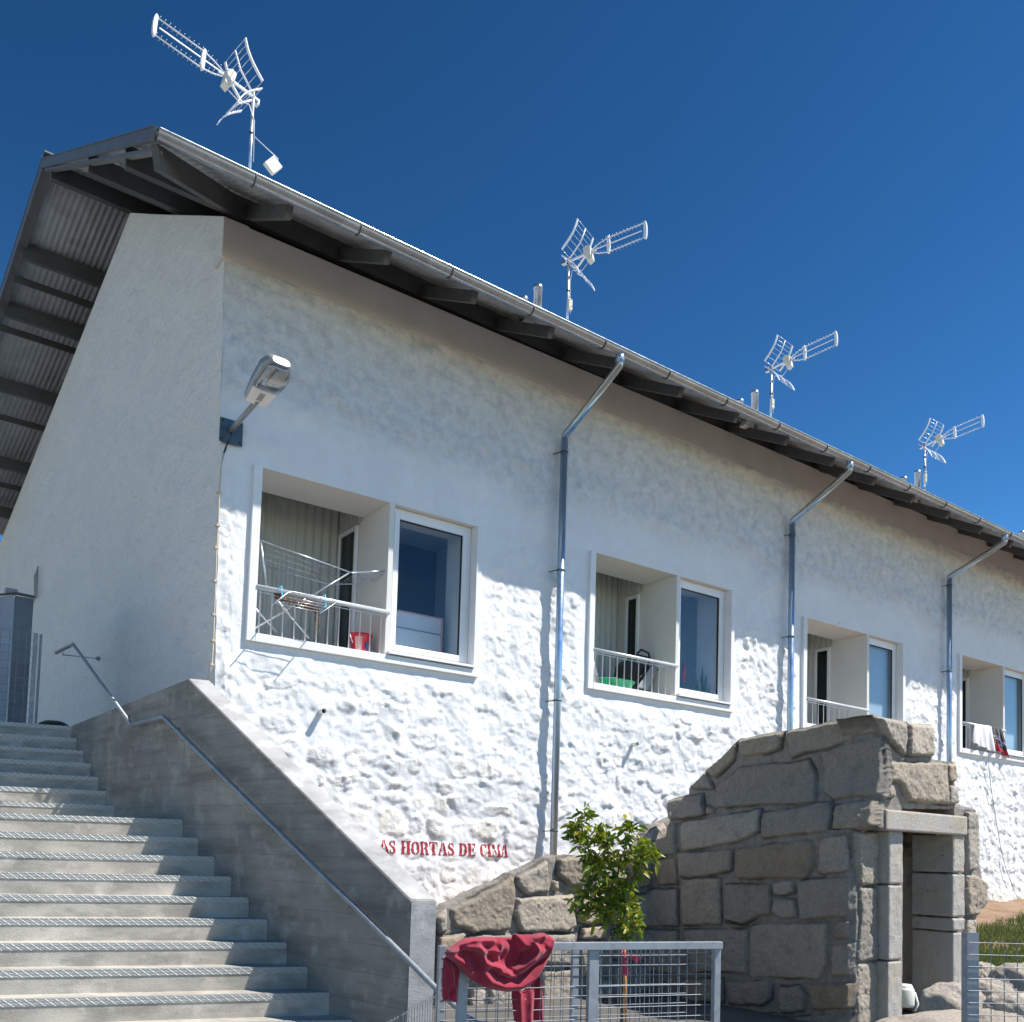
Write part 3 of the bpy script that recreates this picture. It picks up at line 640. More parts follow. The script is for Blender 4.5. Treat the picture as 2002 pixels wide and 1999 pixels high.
for ch in txt:
    if ch != ' ':
        nx, nz = int(tw[ch]*kx/cs)+2, int(hL/cs)+2
        gx = (np.arange(nx)+.5)*cs/kx; gz = (np.arange(nz)+.5)*cs/hL; A1, A2 = np.meshgrid(gx, gz, indexing='ij')
        ins = np.zeros(A1.shape, bool)
        for P in GL[ch]: ins |= sdf(P, A1+.03*noise(A1*9, A2*9, 200), A2+.02*noise(A1*9, A2*9, 201)) > 0
        ins &= fbm(A1*7+cx*3, A2*7, 205, 3) < .62
        X0 = PL[0]+cx*kx; Z0 = PL[2]+(PR[2]-PL[2])*cx/tot
        for i, j in zip(*np.nonzero(ins)):
            q = []
            for di, dj in ((0, 0), (1, 0), (1, 1), (0, 1)):
                kk = (ch, round(cx, 3), i+di, j+dj)
                if kk not in vid:
                    x = X0+(i+di)*cs; z = Z0+(j+dj)*cs; vid[kk] = len(vs); vs.append((x, -wall_h(x, z)-.007, z))
                q.append(vid[kk])
            fs.append(q)
    cx += tw[ch]+.06
vs = np.array(vs)
# smooth height lookup
fx = np.clip((vs[:, 0]-sx[0]), 0, None); ii = np.clip(np.searchsorted(sx, vs[:, 0])-1, 0, len(sx)-2); jj = np.clip(np.searchsorted(sz, vs[:, 2])-1, 0, len(sz)-2)
tx = (vs[:, 0]-sx[ii])/(sx[ii+1]-sx[ii]); tz = (vs[:, 2]-sz[jj])/(sz[jj+1]-sz[jj])
vs[:, 1] = -((Hf[ii, jj]*(1-tx)+Hf[ii+1, jj]*tx)*(1-tz)+(Hf[ii, jj+1]*(1-tx)+Hf[ii+1, jj+1]*tx)*tz)-.004
fastmesh('painted_lettering', vs, np.array(fs), MT['paintred'], house)
# drain spouts
for (tx_, ty_), dx_ in (((633.3, 1390.6), 0), ((1246, 1455), 0)):
    t_ = PY(tx_, ty_, -.12)
    b = MB(); x, z = float(t_[0]), float(t_[2])
    b.tube([(x+.02, .05, z+.01), (x, -.12, z)], .036, 16, False); b.tube([(x, -.12, z), (x+.02, .05, z+.01)], .029, 16, False); b.lathe([(.029, 0), (.036, 0)], (x, -.12, z), 16, 'y')
    o = b.build('drain_spout', MT['plaster'], house)
    MB().lathe([(0, 0), (.029, 0)], (x+.005, -.07, z), 16, 'y').build('spout_bore', MT['black'], o)
tag(house, 'long whitewashed rubble-stone house with a corrugated metal roof overhanging its walls', 'house')
base(house, (.8, 0, -1.3))

# ------------------------------------------------------------------ stairs
ND = np.array([.962, -.273, 0.])                       # direction of the nosings
P1 = np.array([.742, -3.347, -1.064]); DL = np.array([-.061, .289, 0.]); RI = .17
L8 = P1+DL*8+np.array([0, 0, RI*8]); LAND = np.array([.013, 1.803, 0.])
stairs = thing('concrete_staircase', 'wide grey concrete staircase in two flights with chequer-plate nosings', 'stairs')
def nos(k):
    if k <= 8: return P1+DL*k+np.array([0, 0, RI*k])
    return L8+LAND+DL*(k-9)+np.array([0, 0, RI*(k-8)])
SW = 8.0
for k in range(-3, 16):
    N = nos(k); M_ = nos(k+1) if k < 15 else N+np.array([-.3, 7., 0])
    d = (M_-N)*np.array([1, 1, 0]); d = d*1.0
    zb_ = N[2]-.36; ov = d/np.linalg.norm(d)*.02
    a0 = N; a1 = N-ND*SW; b0 = N+d+ov; b1 = b0-ND*SW
    if k == 15: a1 = N-ND*9; b1 = b0-ND*9
    o = MB().hexa([(a1[0], a1[1], zb_), (a0[0], a0[1], zb_), (b0[0], b0[1], zb_), (b1[0], b1[1], zb_)], [(a1[0], a1[1], N[2]), (a0[0], a0[1], N[2]), (b0[0], b0[1], N[2]), (b1[0], b1[1], N[2])]).build('step' if k < 15 else 'top_landing', MT['step'], stairs, .006)
    up_ = np.array([.273, .962, 0]); f = -up_*.006
    q0 = N-ND*.012; q1 = N-ND*SW
    b = MB()
    top = N[2]+.005
    b.hexa([tuple((q1+f)[:2])+(top-.050,), tuple((q0+f)[:2])+(top-.050,), tuple((q0+up_*.0)[:2])+(top-.050,), tuple((q1+up_*.0)[:2])+(top-.050,)],
           [tuple((q1+f)[:2])+(top,), tuple((q0+f)[:2])+(top,), tuple((q0+up_*.0)[:2])+(top,), tuple((q1+up_*.0)[:2])+(top,)])
    b.hexa([tuple((q1)[:2])+(top-.004,), tuple((q0)[:2])+(top-.004,), tuple((q0+up_*.055)[:2])+(top-.004,), tuple((q1+up_*.055)[:2])+(top-.004,)],
           [tuple((q1)[:2])+(top,), tuple((q0)[:2])+(top,), tuple((q0+up_*.055)[:2])+(top,), tuple((q1+up_*.055)[:2])+(top,)])
    b.build('nosing', MT['chequer'], o, uv=lambda c, t=top: (c.x*.962-c.y*.273, (c.z-t)+(c.x*.273+c.y*.962)))
base(stairs, (-3, -3, -1.6))

# parapet
K0 = np.array([.242, -.971, 1.671]); E0 = np.array([.925, -4.216, -.294]); T0 = np.array([-.106, 2.47, 1.49])
TK = ND*.205
par = thing('stair_parapet', 'stained grey concrete parapet wall along the right side of the stairs', 'wall')
def pwall(a, b, zb, name, side):
    a = V(a); b = V(b)
    base_ = [(a[0], a[1], zb), (b[0], b[1], zb), (b[0]+TK[0], b[1]+TK[1], zb), (a[0]+TK[0], a[1]+TK[1], zb)]
    top_ = [(a[0], a[1], a[2]), (b[0], b[1], b[2]), (b[0]+TK[0], b[1]+TK[1], b[2]), (a[0]+TK[0], a[1]+TK[1], a[2])]
    return MB().hexa(base_, top_).build(name, MT[side], par, .012)
pwall(E0, K0, -1.62, 'lower_wall', 'concrete'); pwall(K0, T0, -1.62, 'landing_wall', 'concrete')
dz_ = np.array([0, 0, .004])
def crest(a, b, name):
    a = V(a)+dz_; b = V(b)+dz_
    q = [a+ND*.012, b+ND*.012, b+TK-ND*.008, a+TK-ND*.008]
    b_ = MB().hexa([tuple(p-dz_*1.5) for p in q], [tuple(p) for p in q]); b_.build(name, MT['crest'], par)
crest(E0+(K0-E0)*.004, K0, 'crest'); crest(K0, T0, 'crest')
# pale end face
q = [E0+ND*.01, E0+TK-ND*.008]; f_ = np.array([-.273*.004, -.962*.004, 0])
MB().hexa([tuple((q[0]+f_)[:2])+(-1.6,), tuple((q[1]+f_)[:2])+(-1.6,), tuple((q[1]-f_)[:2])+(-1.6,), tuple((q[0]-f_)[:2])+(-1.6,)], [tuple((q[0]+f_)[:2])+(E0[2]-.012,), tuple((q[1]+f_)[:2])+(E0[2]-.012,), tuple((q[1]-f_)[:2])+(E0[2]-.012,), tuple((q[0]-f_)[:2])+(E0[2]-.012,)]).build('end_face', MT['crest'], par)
g0 = K0+TK; g1 = T0+TK
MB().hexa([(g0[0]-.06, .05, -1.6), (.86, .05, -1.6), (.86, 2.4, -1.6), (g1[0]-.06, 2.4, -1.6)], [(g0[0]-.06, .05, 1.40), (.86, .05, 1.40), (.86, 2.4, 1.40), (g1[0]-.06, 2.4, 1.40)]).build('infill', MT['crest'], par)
base(par, (.9, -4.2, -1.6))

# handrail
nW = np.array([DL[1], -DL[0], 0]); nW /= np.linalg.norm(nW); offs = nW*-.085
cW = nW@(P1+offs)
d2 = (T0-K0)[:2]; d2 = d2/np.linalg.norm(d2); n2 = np.array([d2[1], -d2[0], 0]); c2_ = n2@(K0-n2*.085)
lowp = [(319, 1401), (700, 1780), (754.8, 1828.6), (860, 1940.5), (905, 1981)]
LP = [PN(x, y, nW, cW) for x, y in lowp]; UPp = [PN(x, y, n2, c2_) for x, y in [(109.8, 1276.6), (142.9, 1260), (256.8, 1417.5)]]
LP[2] = LP[1]+(LP[3]-LP[1])*((LP[2]-LP[1])@(LP[3]-LP[1]))/((LP[3]-LP[1])@(LP[3]-LP[1]))
hr = thing('stair_handrail', 'slim galvanised tube handrail bracketed to the stair parapet', 'handrail')
e1 = LP[-1]+(LP[-1]-LP[-2])*.2; e2 = e1+np.array([.02, -.10, -.03]); e3 = e2+np.array([.10, -.16, .0])
b = MB().tube([UPp[0], UPp[1]+(UPp[0]-UPp[1])*.04, UPp[1], UPp[1]+(UPp[2]-UPp[1])*.03, UPp[2]], .021, 12).build('upper_rail', MT['galv'], hr)
b = MB().tube([UPp[2], LP[0]+(UPp[2]-LP[0])*.06, LP[0], LP[0]+(LP[1]-LP[0])*.03, LP[1], LP[3], e1, e2, e3], .021, 12).build('lower_rail', MT['galv'], hr)
for a_, b_, ts in ((LP[0], LP[1], (.05, .30, .62, .96)), (UPp[1], UPp[2], (.86,))):
    nn = nW if a_ is LP[0] else n2
    for t_ in ts:
        p = a_+(b_-a_)*t_; q_ = p+nn*.085-np.array([0, 0, .03])
        MB().tube([p-np.array([0, 0, .02]), p-np.array([0, 0, .05]), q_-np.array([0, 0, .02])], .006, 6).lathe([(0, 0), (.026, 0), (.026, .004), (0, .004)], tuple(q_-np.array([0, .002, .02])), 12, 'y').build('bracket', MT['galv'], hr)
p = UPp[0]+(UPp[1]-UPp[0])*.42; q_ = PX(192, 1288, .76)
b = MB().tube([p, p-np.array([0, 0, .07]), q_], .006, 6); b.lathe([(0, 0), (.035, 0), (.035, .006), (0, .006)], tuple(q_), 12, 'y'); b.build('wall_bracket', MT['galv'], hr)
base(hr, tuple(LP[3]))

# landing objects at the far left
c0 = PZ(45, 1407, 1.50); 
yc = 4.2
A1_ = PY(72, 1172, yc); A2_ = PY(30, 1162, yc); A3 = PY(46, 1400, yc)
cb = thing('metal_cabinet', 'tall grey metal cabinet standing on the upper landing behind mesh', 'cabinet')
xr_, xl_, zt_ = float((A1_[0]+A3[0])/2), float(A2_[0]), float(A1_[2])
MB().box((xl_, yc, 1.49), (xr_, yc+.5, zt_)).build('cabinet_body', MT['cab'], cb, .01)
MB().prism([(xl_-.02, yc-.02, 1.49), (xl_-.02, yc-.02, zt_), (xl_-.55, yc-.25, zt_-.22), (xl_-.55, yc-.25, 1.49)], (-.02, .05, 0)).build('open_door', MT['cablight'], cb)
MB().bar((xl_-.6, yc-.28, zt_-.20), (xl_, yc-.02, zt_+.03), .05, .03).bar((xl_, yc-.02, zt_+.03), (xr_+.01, yc-.02, zt_+.02), .05, .03).build('top_rail', MT['steel'], cb)
MB().box((xl_-.12, yc+.02, zt_+.03), (xl_+.03, yc+.14, zt_+.10)).build('latch', MT['grey'], cb, .01)
base(cb, (xl_, yc, 1.49))
def mesh_panel(o, eu, ev, W, H, pu=.05, pv=.05, r=.0025, name='wire_mesh', parent=None, u0=.025, v0=.025):
    b = MB(); o = V(o); eu = V(eu)/np.linalg.norm(eu); ev = V(ev)/np.linalg.norm(ev); n = np.cross(eu, ev)
    u = u0
    while u < W: b.tube([o+eu*u-n*r, o+eu*u+ev*H-n*r], r, 6, False); u += pu
    v = v0
    while v < H: b.tube([o+ev*v+n*r, o+ev*v+eu*W+n*r], r, 6, False); v += pv
    return b.build(name, MT['wire'], parent)
mf = thing('landing_fence', 'galvanised mesh fence panel on the upper landing in front of the grey cabinet', 'fence')
yf = 3.2; q0 = PY(66, 1238, yf); q1 = PY(56, 1405, yf); fx0 = float((q0[0]+q1[0])/2); fz = float(q0[2])
mesh_panel((fx0-1.6, yf, 1.5), (1, 0, 0), (0, 0, 1), 1.6, fz-1.5, .10, .10, .003, 'wire_mesh', mf)
MB().box((fx0-.0, yf-.02, 1.49), (fx0+.05, yf+.02, fz)).build('post', MT['galv'], mf, .003); MB().box((fx0+.09, yf+.1, 1.49), (fx0+.12, yf+.13, fz+.02)).build('post', MT['galv'], mf, .003)
base(mf, (fx0, yf, 1.49))
b = MB(); q = PY(105, 1413, 2.9)
b.lathe([(0, .09), (.10, .085), (.17, .05), (.19, 0), (0, 0)], (float(q[0]), 2.9, 1.495), 20)
tag(b.build('black_bag', MT['blackcloth']), 'black rounded bundle lying at the top of the stairs by the wall', 'bag')
b = MB()
for i in range(11):
    p = PX(73-1.2*(i % 2)*0, 1112+5*i, .70)
    b.bar((.70, float(p[1]), float(p[2])), (.70, float(p[1])+.34, float(p[2])-.10), .012, .012)
p0 = PX(74, 1108, .68); p1 = PX(72, 1168, .68)
b.tube([p0, p1], .012, 8)
tag(b.build('wall_louvre', MT['grey']), 'small grey slatted louvre on the gable wall above the cabinet', 'vent')

# ------------------------------------------------------------------ stone masonry
def masonry(name, mp, polys, outline, res, parent, back, seed, depth=.05, hole=None, tmul=1.0):
    """mp(u, v, h) -> world; polys/outline in (u, v); back = thickness vector"""
    ol = np.array(outline); u0, v0 = ol.min(0)-.02; u1, v1 = ol.max(0)+.02
    uu = np.arange(u0, u1, res); vv = np.arange(v0, v1, res); U, W_ = np.meshgrid(uu, vv, indexing='ij')
    rs_ = np.random.RandomState(seed)
    wu = .022*fbm(U*6, W_*6, seed+1, 4, .6); wv = .022*fbm(U*6+31, W_*6+7, seed+5, 4, .6)
    H = .010*fbm(U*6, W_*6, seed+9, 4)-.012; mort = np.ones(U.shape); tone = np.ones(U.shape); warm = np.zeros(U.shape); crev = np.zeros(U.shape); brk = fbm(U*3.5, W_*3.5, seed+31, 3)
    for P in polys:
        P = np.array(P[0] if isinstance(P, tuple) and not np.isscalar(P[0][0]) else P); tn = rs_.uniform(.78, 1.18)*tmul; wm = rs_.rand()**3*.9; hh = rs_.uniform(.6, 1.1)
        a0, b0 = P.min(0)-.05; a1, b1 = P.max(0)+.05
        i0, i1 = np.searchsorted(uu, [a0, a1]); j0, j1 = np.searchsorted(vv, [b0, b1])
        if i1 <= i0 or j1 <= j0: continue
        sl = (slice(i0, i1), slice(j0, j1)); d = sdf(P, U[sl]+wu[sl], W_[sl]+wv[sl])
        m_ = sstep(-.004, .045, d); sh_ = sstep(-.002, .012, d)
        cu, cv = P.mean(0); tl = rs_.uniform(-.25, .25)*(U[sl]-cu)+rs_.uniform(-.3, .1)*(W_[sl]-cv)
        h = (.75*sh_+.25*m_)*depth*hh+sh_*(tl*.25+.016*fbm(U[sl]*8, W_[sl]*8, seed+15, 5, .65)+.010*fbm(U[sl]*30, W_[sl]*30, seed+21, 3, .7))
        H[sl] = np.where(d > -.004, np.maximum(H[sl], h), H[sl]); mort[sl] = np.minimum(mort[sl], 1-sstep(-.004, .006, d))
        cr = np.exp(-((d+.006)/.010)**2)*np.clip(.55+2.2*brk[sl], .1, 1); crev[sl] = np.maximum(crev[sl], cr); H[sl] -= .022*cr
        tone[sl] = np.where(d > -.006, tn, tone[sl]); warm[sl] = np.where(d > -.006, wm, warm[sl])
    OUT = sdf(outline, U+wu*.8, W_+wv*.8)
    keep = OUT > 0
    if hole is not None: keep &= sdf(hole, U, W_) < 0
    kc = keep[:-1, :-1] & keep[1:, 1:] & keep[1:, :-1] & keep[:-1, 1:]
    gx, gy = np.gradient(OUT, res); em = np.zeros(OUT.shape, bool)
    kk = np.zeros((kc.shape[0]+2, kc.shape[1]+2), int); kk[1:-1, 1:-1] = kc
    cnt = kk[:-1, :-1]+kk[1:, :-1]+kk[:-1, 1:]+kk[1:, 1:]; em = (cnt > 0) & (cnt < 4) & (OUT < res*2)
    gl_ = np.maximum(np.hypot(gx, gy), .5); U = np.where(em, U-gx/gl_*OUT, U); W_ = np.where(em, W_-gy/gl_*OUT, W_)
    H = H*sstep(-.0, .05, OUT)-(.03*(1-sstep(0, .05, OUT)))
    P3 = mp(U, W_, H); idx = np.arange(U.size).reshape(U.shape)
    Q = np.stack([idx[:-1, :-1], idx[1:, :-1], idx[1:, 1:], idx[:-1, 1:]], -1)[kc]
    # walls of the solid along every open edge
    pad = np.zeros((kc.shape[0]+2, kc.shape[1]+2), bool); pad[1:-1, 1:-1] = kc; E_ = []
    for (di, dj, a, b_) in ((0, -1, (0, 0), (1, 0)), (1, 0, (1, 0), (1, 1)), (0, 1, (1, 1), (0, 1)), (-1, 0, (0, 1), (0, 0))):
        nb = pad[1+di:pad.shape[0]-1+di, 1+dj:pad.shape[1]-1+dj]; ii, jj = np.nonzero(kc & ~nb)
        E_.append(np.stack([idx[ii+a[0], jj+a[1]], idx[ii+b_[0], jj+b_[1]]], -1))
    E_ = np.concatenate(E_); n0 = U.size; pts = P3.reshape(-1, 3); vmap = {}; extra = []; ext_src = []; sgn = V((.3, .3, .6))
    q2 = []
    NB = 4
    for a, b_ in E_:
        for v_ in (a, b_):
            if v_ not in vmap:
                vmap[v_] = n0+len(extra)
                for s in range(1, NB+1): q_ = pts[v_]; extra.append(q_+V(back)*s/NB+.012*math.sin(q_[0]*5+q_[2]*4+s*1.7)*sgn); ext_src.append(v_)
        for s in range(NB):
            A_ = a if s == 0 else vmap[a]+s-1; B_ = b_ if s == 0 else vmap[b_]+s-1; C_ = vmap[b_]+s; D_ = vmap[a]+s
            q2.append((A_, D_, C_, B_))
    pts = np.concatenate([pts, np.array(extra)]) if extra else pts
    Q = np.concatenate([Q.reshape(-1, 4), np.array(q2)])
    at = lambda A_: np.concatenate([A_.ravel(), A_.ravel()[np.array(ext_src, int)]])
    used = np.zeros(len(pts), bool); used[Q.ravel()] = True; rm = np.cumsum(used)-1
    return fastmesh(name, pts[used], rm[Q], MT['granite'], parent, True, dict(tone=at(tone)[used], mortar=at(mort)[used], warm=at(warm)[used], crevice=at(crev)[used]))
def z6(x, y): return 1200+x/2.409, 1350+y/2.409
def z5(x, y): return 600+x/2.76, 1500+y/2.76
XH, YH, YW_ = 6.261, -4.603, -1.5
# side wall of the hut (plane X = XH); u = -Y so that the pattern reads as in the photo
XLO = 5.985; ZA = float(PX(*z6(1180, 656), XLO)[2])
def xside(z): return XH-(XH-XLO)*sstep(ZA+.75, ZA-.15, z)
def S6(P):
    out = []
    for p in P:
        x = XLO if PX(*z6(*p), XLO)[2] < ZA else XH
        for _ in range(40): x = .5*x+.5*float(xside(PX(*z6(*p), x)[2]))
        q = PX(*z6(*p), x); out.append((float(-q[1]), float(q[2])))
    return out
side = [[(352, 462), (430, 372), (472, 466)], [(440, 380), (580, 250), (578, 320), (480, 415)], [(586, 240), (600, 222), (798, 196), (792, 270), (720, 295), (612, 312)],
        [(812, 193), (1135, 123), (1128, 235), (1020, 268), (840, 312)], [(1147, 128), (1215, 112), (1262, 200), (1180, 212), (1143, 190)],
        [(500, 440), (600, 365), (920, 328), (950, 380), (945, 525), (483, 552)], [(990, 290), (1262, 212), (1258, 495), (1100, 500), (1040, 512), (985, 465), (1000, 400)],
        [(252, 520), (420, 490), (432, 580), (400, 595), (262, 612)], [(318, 620), (695, 560), (697, 660), (590, 718), (325, 752)], [(705, 575), (1030, 520), (1040, 560), (1010, 665), (705, 700)],
        [(1043, 540), (1236, 515), (1232, 640), (1110, 652), (1030, 655)], [(440, 545), (478, 560), (470, 582), (438, 585)], [(303, 765), (560, 750), (555, 850), (430, 875), (310, 880)],
        [(590, 745), (930, 705), (945, 830), (900, 885), (590, 890)], [(975, 700), (1105, 672), (1110, 850), (1000, 872), (970, 860)], [(206, 795), (298, 790), (298, 915), (205, 915)],
        [(325, 890), (500, 880), (505, 1100), (325, 1105)], [(530, 915), (650, 910), (740, 920), (745, 1050), (690, 1060), (610, 1100), (530, 1075)], [(755, 905), (845, 895), (855, 950), (800, 970), (760, 965)],
        [(760, 985), (855, 985), (862, 1065), (790, 1075), (755, 1050)], [(870, 895), (1120, 875), (1138, 1030), (1080, 1065), (880, 1080)], [(645, 1105), (1005, 1095), (1010, 1290), (960, 1365), (640, 1345)],
        [(1050, 1085), (1110, 1085), (1115, 1170), (1050, 1172)], [(1035, 1200), (1130, 1190), (1130, 1340), (1030, 1345)], [(330, 1125), (630, 1125), (625, 1330), (380, 1330)], [(520, 1085), (630, 1112), (560, 1116)],
        [(536, 1375), (740, 1365), (745, 1450), (700, 1485), (540, 1475)], [(785, 1400), (880, 1390), (912, 1440), (890, 1510), (790, 1520)], [(928, 1385), (1130, 1375), (1130, 1500), (940, 1510)],
        [(330, 1360), (515, 1360), (515, 1470), (330, 1465)], [(560, 1510), (770, 1530), (760, 1650), (540, 1640)], [(800, 1540), (1125, 1530), (1125, 1680), (810, 1680)], [(330, 1490), (520, 1500), (510, 1640), (330, 1630)], [(100, 1120), (300, 1130), (300, 1330), (100, 1320)], [(100, 940), (300, 935), (300, 1110), (100, 1105)], [(130, 640), (300, 630), (300, 775), (180, 780)]]
outl = [(246, 520), (345, 488), (350, 462), (430, 370), (475, 335), (590, 225), (810, 190), (1135, 120), (1215, 110), (1268, 205), (1266, 500), (1240, 520), (1236, 652), (1133, 658), (1133, 1800), (60, 1800), (60, 760), (240, 690), (255, 615)]
hut = thing('stone_hut', 'roofless granite block hut with a narrow doorway standing beside the white house', 'stone building')
masonry('side_wall', lambda U, W_, H: np.stack([xside(W_)-H, -U, W_], -1), [S6(P) for P in side], S6(outl), .0125, hut, (.10, 0, 0), 300, .05, None, .86)  # tone lowered: the shaded side's darkness put into the stone colour
# front wall (plane Y = YH)
def F6(P): return [(float(q[0]), float(q[2])) for q in (PY(*z6(*p), YH) for p in P)]
front = [[(1228, 118), (1375, 150), (1370, 315), (1285, 230), (1270, 205)], [(1390, 147), (1500, 165), (1505, 312), (1380, 310)], [(1285, 330), (1395, 345), (1560, 338), (1563, 540), (1380, 520), (1340, 440), (1300, 430)],
         [(1567, 342), (1612, 344), (1610, 430), (1568, 432)], [(1573, 447), (1612, 452), (1617, 535), (1570, 535)], [(1278, 455), (1310, 445), (1315, 510), (1285, 500)],
         [(1655, 575), (1712, 578), (1718, 780), (1692, 850), (1655, 850)], [(1655, 870), (1700, 870), (1745, 900), (1742, 1000), (1700, 1060), (1655, 1060)], [(1655, 1075), (1700, 1080), (1700, 1400), (1655, 1400)], [(1655, 1415), (1700, 1420), (1700, 1700), (1655, 1700)]]
fout = [(1222, 114), (1380, 146), (1502, 160), (1508, 322), (1614, 338), (1622, 535), (1715, 562), (1722, 760), (1748, 900), (1745, 1010), (1704, 1100), (1704, 1800), (1306, 1800), (1306, 664), (1262, 650), (1262, 205)]
fhole = F6([(1366, 560), (1606, 560), (1606, 1900), (1366, 1900)])
masonry('front_wall', lambda U, W_, H: np.stack([U, YH-H, W_], -1), [F6(P) for P in front], F6(fout), .013, hut, (0, .42, 0), 330, .05, fhole)
# rough pier left of the door
pier = [[(1135, 665), (1272, 660), (1268, 910), (1150, 915), (1132, 800)], [(1150, 927), (1268, 922), (1266, 1270), (1142, 1275), (1150, 1100)], [(1143, 1285), (1266, 1280), (1262, 1560), (1140, 1575)], [(1140, 1585), (1262, 1570), (1262, 1750), (1140, 1750)], [(1150, 530), (1230, 515), (1285, 560), (1275, 645), (1240, 655), (1180, 640)]]
pout = [(1128, 660), (1150, 640), (1215, 512), (1290, 520), (1292, 655), (1300, 1800), (1132, 1800), (1148, 920)]
def Fp(P, y): return [(float(q[0]), float(q[2])) for q in (PY(*z6(*p), y) for p in P)]
YPI = float(PX(*z6(1131, 900), XLO)[1])
masonry('rough_pier', lambda U, W_, H: np.stack([U, YPI-H, W_], -1), [Fp(P, YPI) for P in pier[:4]], Fp([(1130, 656), (1330, 650), (1330, 1800), (1130, 1800)], YPI), .012, hut, (0, .3, 0), 350, .04)
def blk(name, x0, y0, x1, y1, yp, dep, zdrop=0, bev=.02, m='dressed'):
    a = PY(*z6(x0, y0), yp); c = PY(*z6(x1, y1), yp); e = PY(*z6(x0, y1), yp)
    xa, xb = float((a[0]+e[0])/2), float(c[0]); zt2, zb2 = float(a[2]), float(e[2])
    o = MB().box((xa, yp, zb2), (xb, yp+dep, zt2)).build(name, MT[m], hut)
    s = o.modifiers.new('sub', 'SUBSURF'); s.subdivision_type = 'SIMPLE'; s.levels = s.render_levels = 4
    b = o.modifiers.new('bevel', 'BEVEL'); b.width = bev; b.segments = 2; b.limit_method = 'ANGLE'; o.modifiers.move(1, 0)
    tx = bpy.data.textures.get('chip') or bpy.data.textures.new('chip', 'CLOUDS'); tx.noise_scale = .12; tx.noise_depth = 4
    d_ = o.modifiers.new('chip', 'DISPLACE'); d_.texture = tx; d_.strength = .02; d_.texture_coords = 'GLOBAL'
    return o
blk('door_jamb', 1300, 660, 1364, 912, YH-.02, .40); blk('door_jamb', 1297, 920, 1360, 1272, YH-.024, .40); blk('door_jamb', 1292, 1280, 1358, 1800, YH-.02, .40)
blk('door_jamb', 1600, 680, 1655, 858, YH-.06, .5); blk('door_jamb', 1598, 866, 1655, 1068, YH-.055, .5); blk('door_jamb', 1600, 1076, 1655, 1135, YH-.06, .5); blk('door_jamb', 1600, 1142, 1652, 1800, YH-.055, .5)
o = MB(); a = PY(*z6(1285, 560), YH-.09); c = PY(*z6(1668, 678), YH-.09); e_ = PY(*z6(1300, 660), YH-.09)
lin = MB().box((float(a[0]), YH-.09, float(e_[2])), (float(c[0]), YH+.03, float(a[2]))).build('lintel', MT['dressed'], hut, .02)
# inner walls and back, so the hut is a real enclosure
ins_ = [[(u_, v_), (u_+.34, v_), (u_+.34, v_+.24), (u_, v_+.24)] for v_ in np.arange(-1.55, 1.0, .27) for u_ in np.arange(6.6+(.15 if int(v_*10) % 2 else 0), 8.9, .37)]
masonry('inner_back_wall', lambda U, W_, H: np.stack([U, -3.3-H, W_], -1), ins_, [(6.5, -1.6), (8.9, -1.6), (8.9, .8), (6.5, .8)], .03, hut, (0, .3, 0), 370, .05)
rx = float(PY(*z6(1704, 900), YH)[0])
ins2 = [[(u_, v_), (u_+.34, v_), (u_+.34, v_+.24), (u_, v_+.24)] for v_ in np.arange(-1.55, .9, .27) for u_ in np.arange(3.1+(.15 if int(v_*10) % 2 else 0), 4.6, .37)]
masonry('far_side_wall', lambda U, W_, H: np.stack([rx-.1-.3-H, -U, W_], -1), ins2, [(3.0, -1.6), (4.2, -1.6), (4.2, .45), (3.0, .6)], .03, hut, (.4, 0, 0), 380, .05)
MB().box((6.5, -4.2, .66), (rx-.1, -3.2, .76)).build('roof_slab', MT['dressed'], hut, .02)
MB().box((rx-.45, -4.2, -1.6), (rx+.12, -3.0, .2)).build('rear_buttress', MT['dressed'], hut, .03)
base(hut, (XH, YH, -1.6))
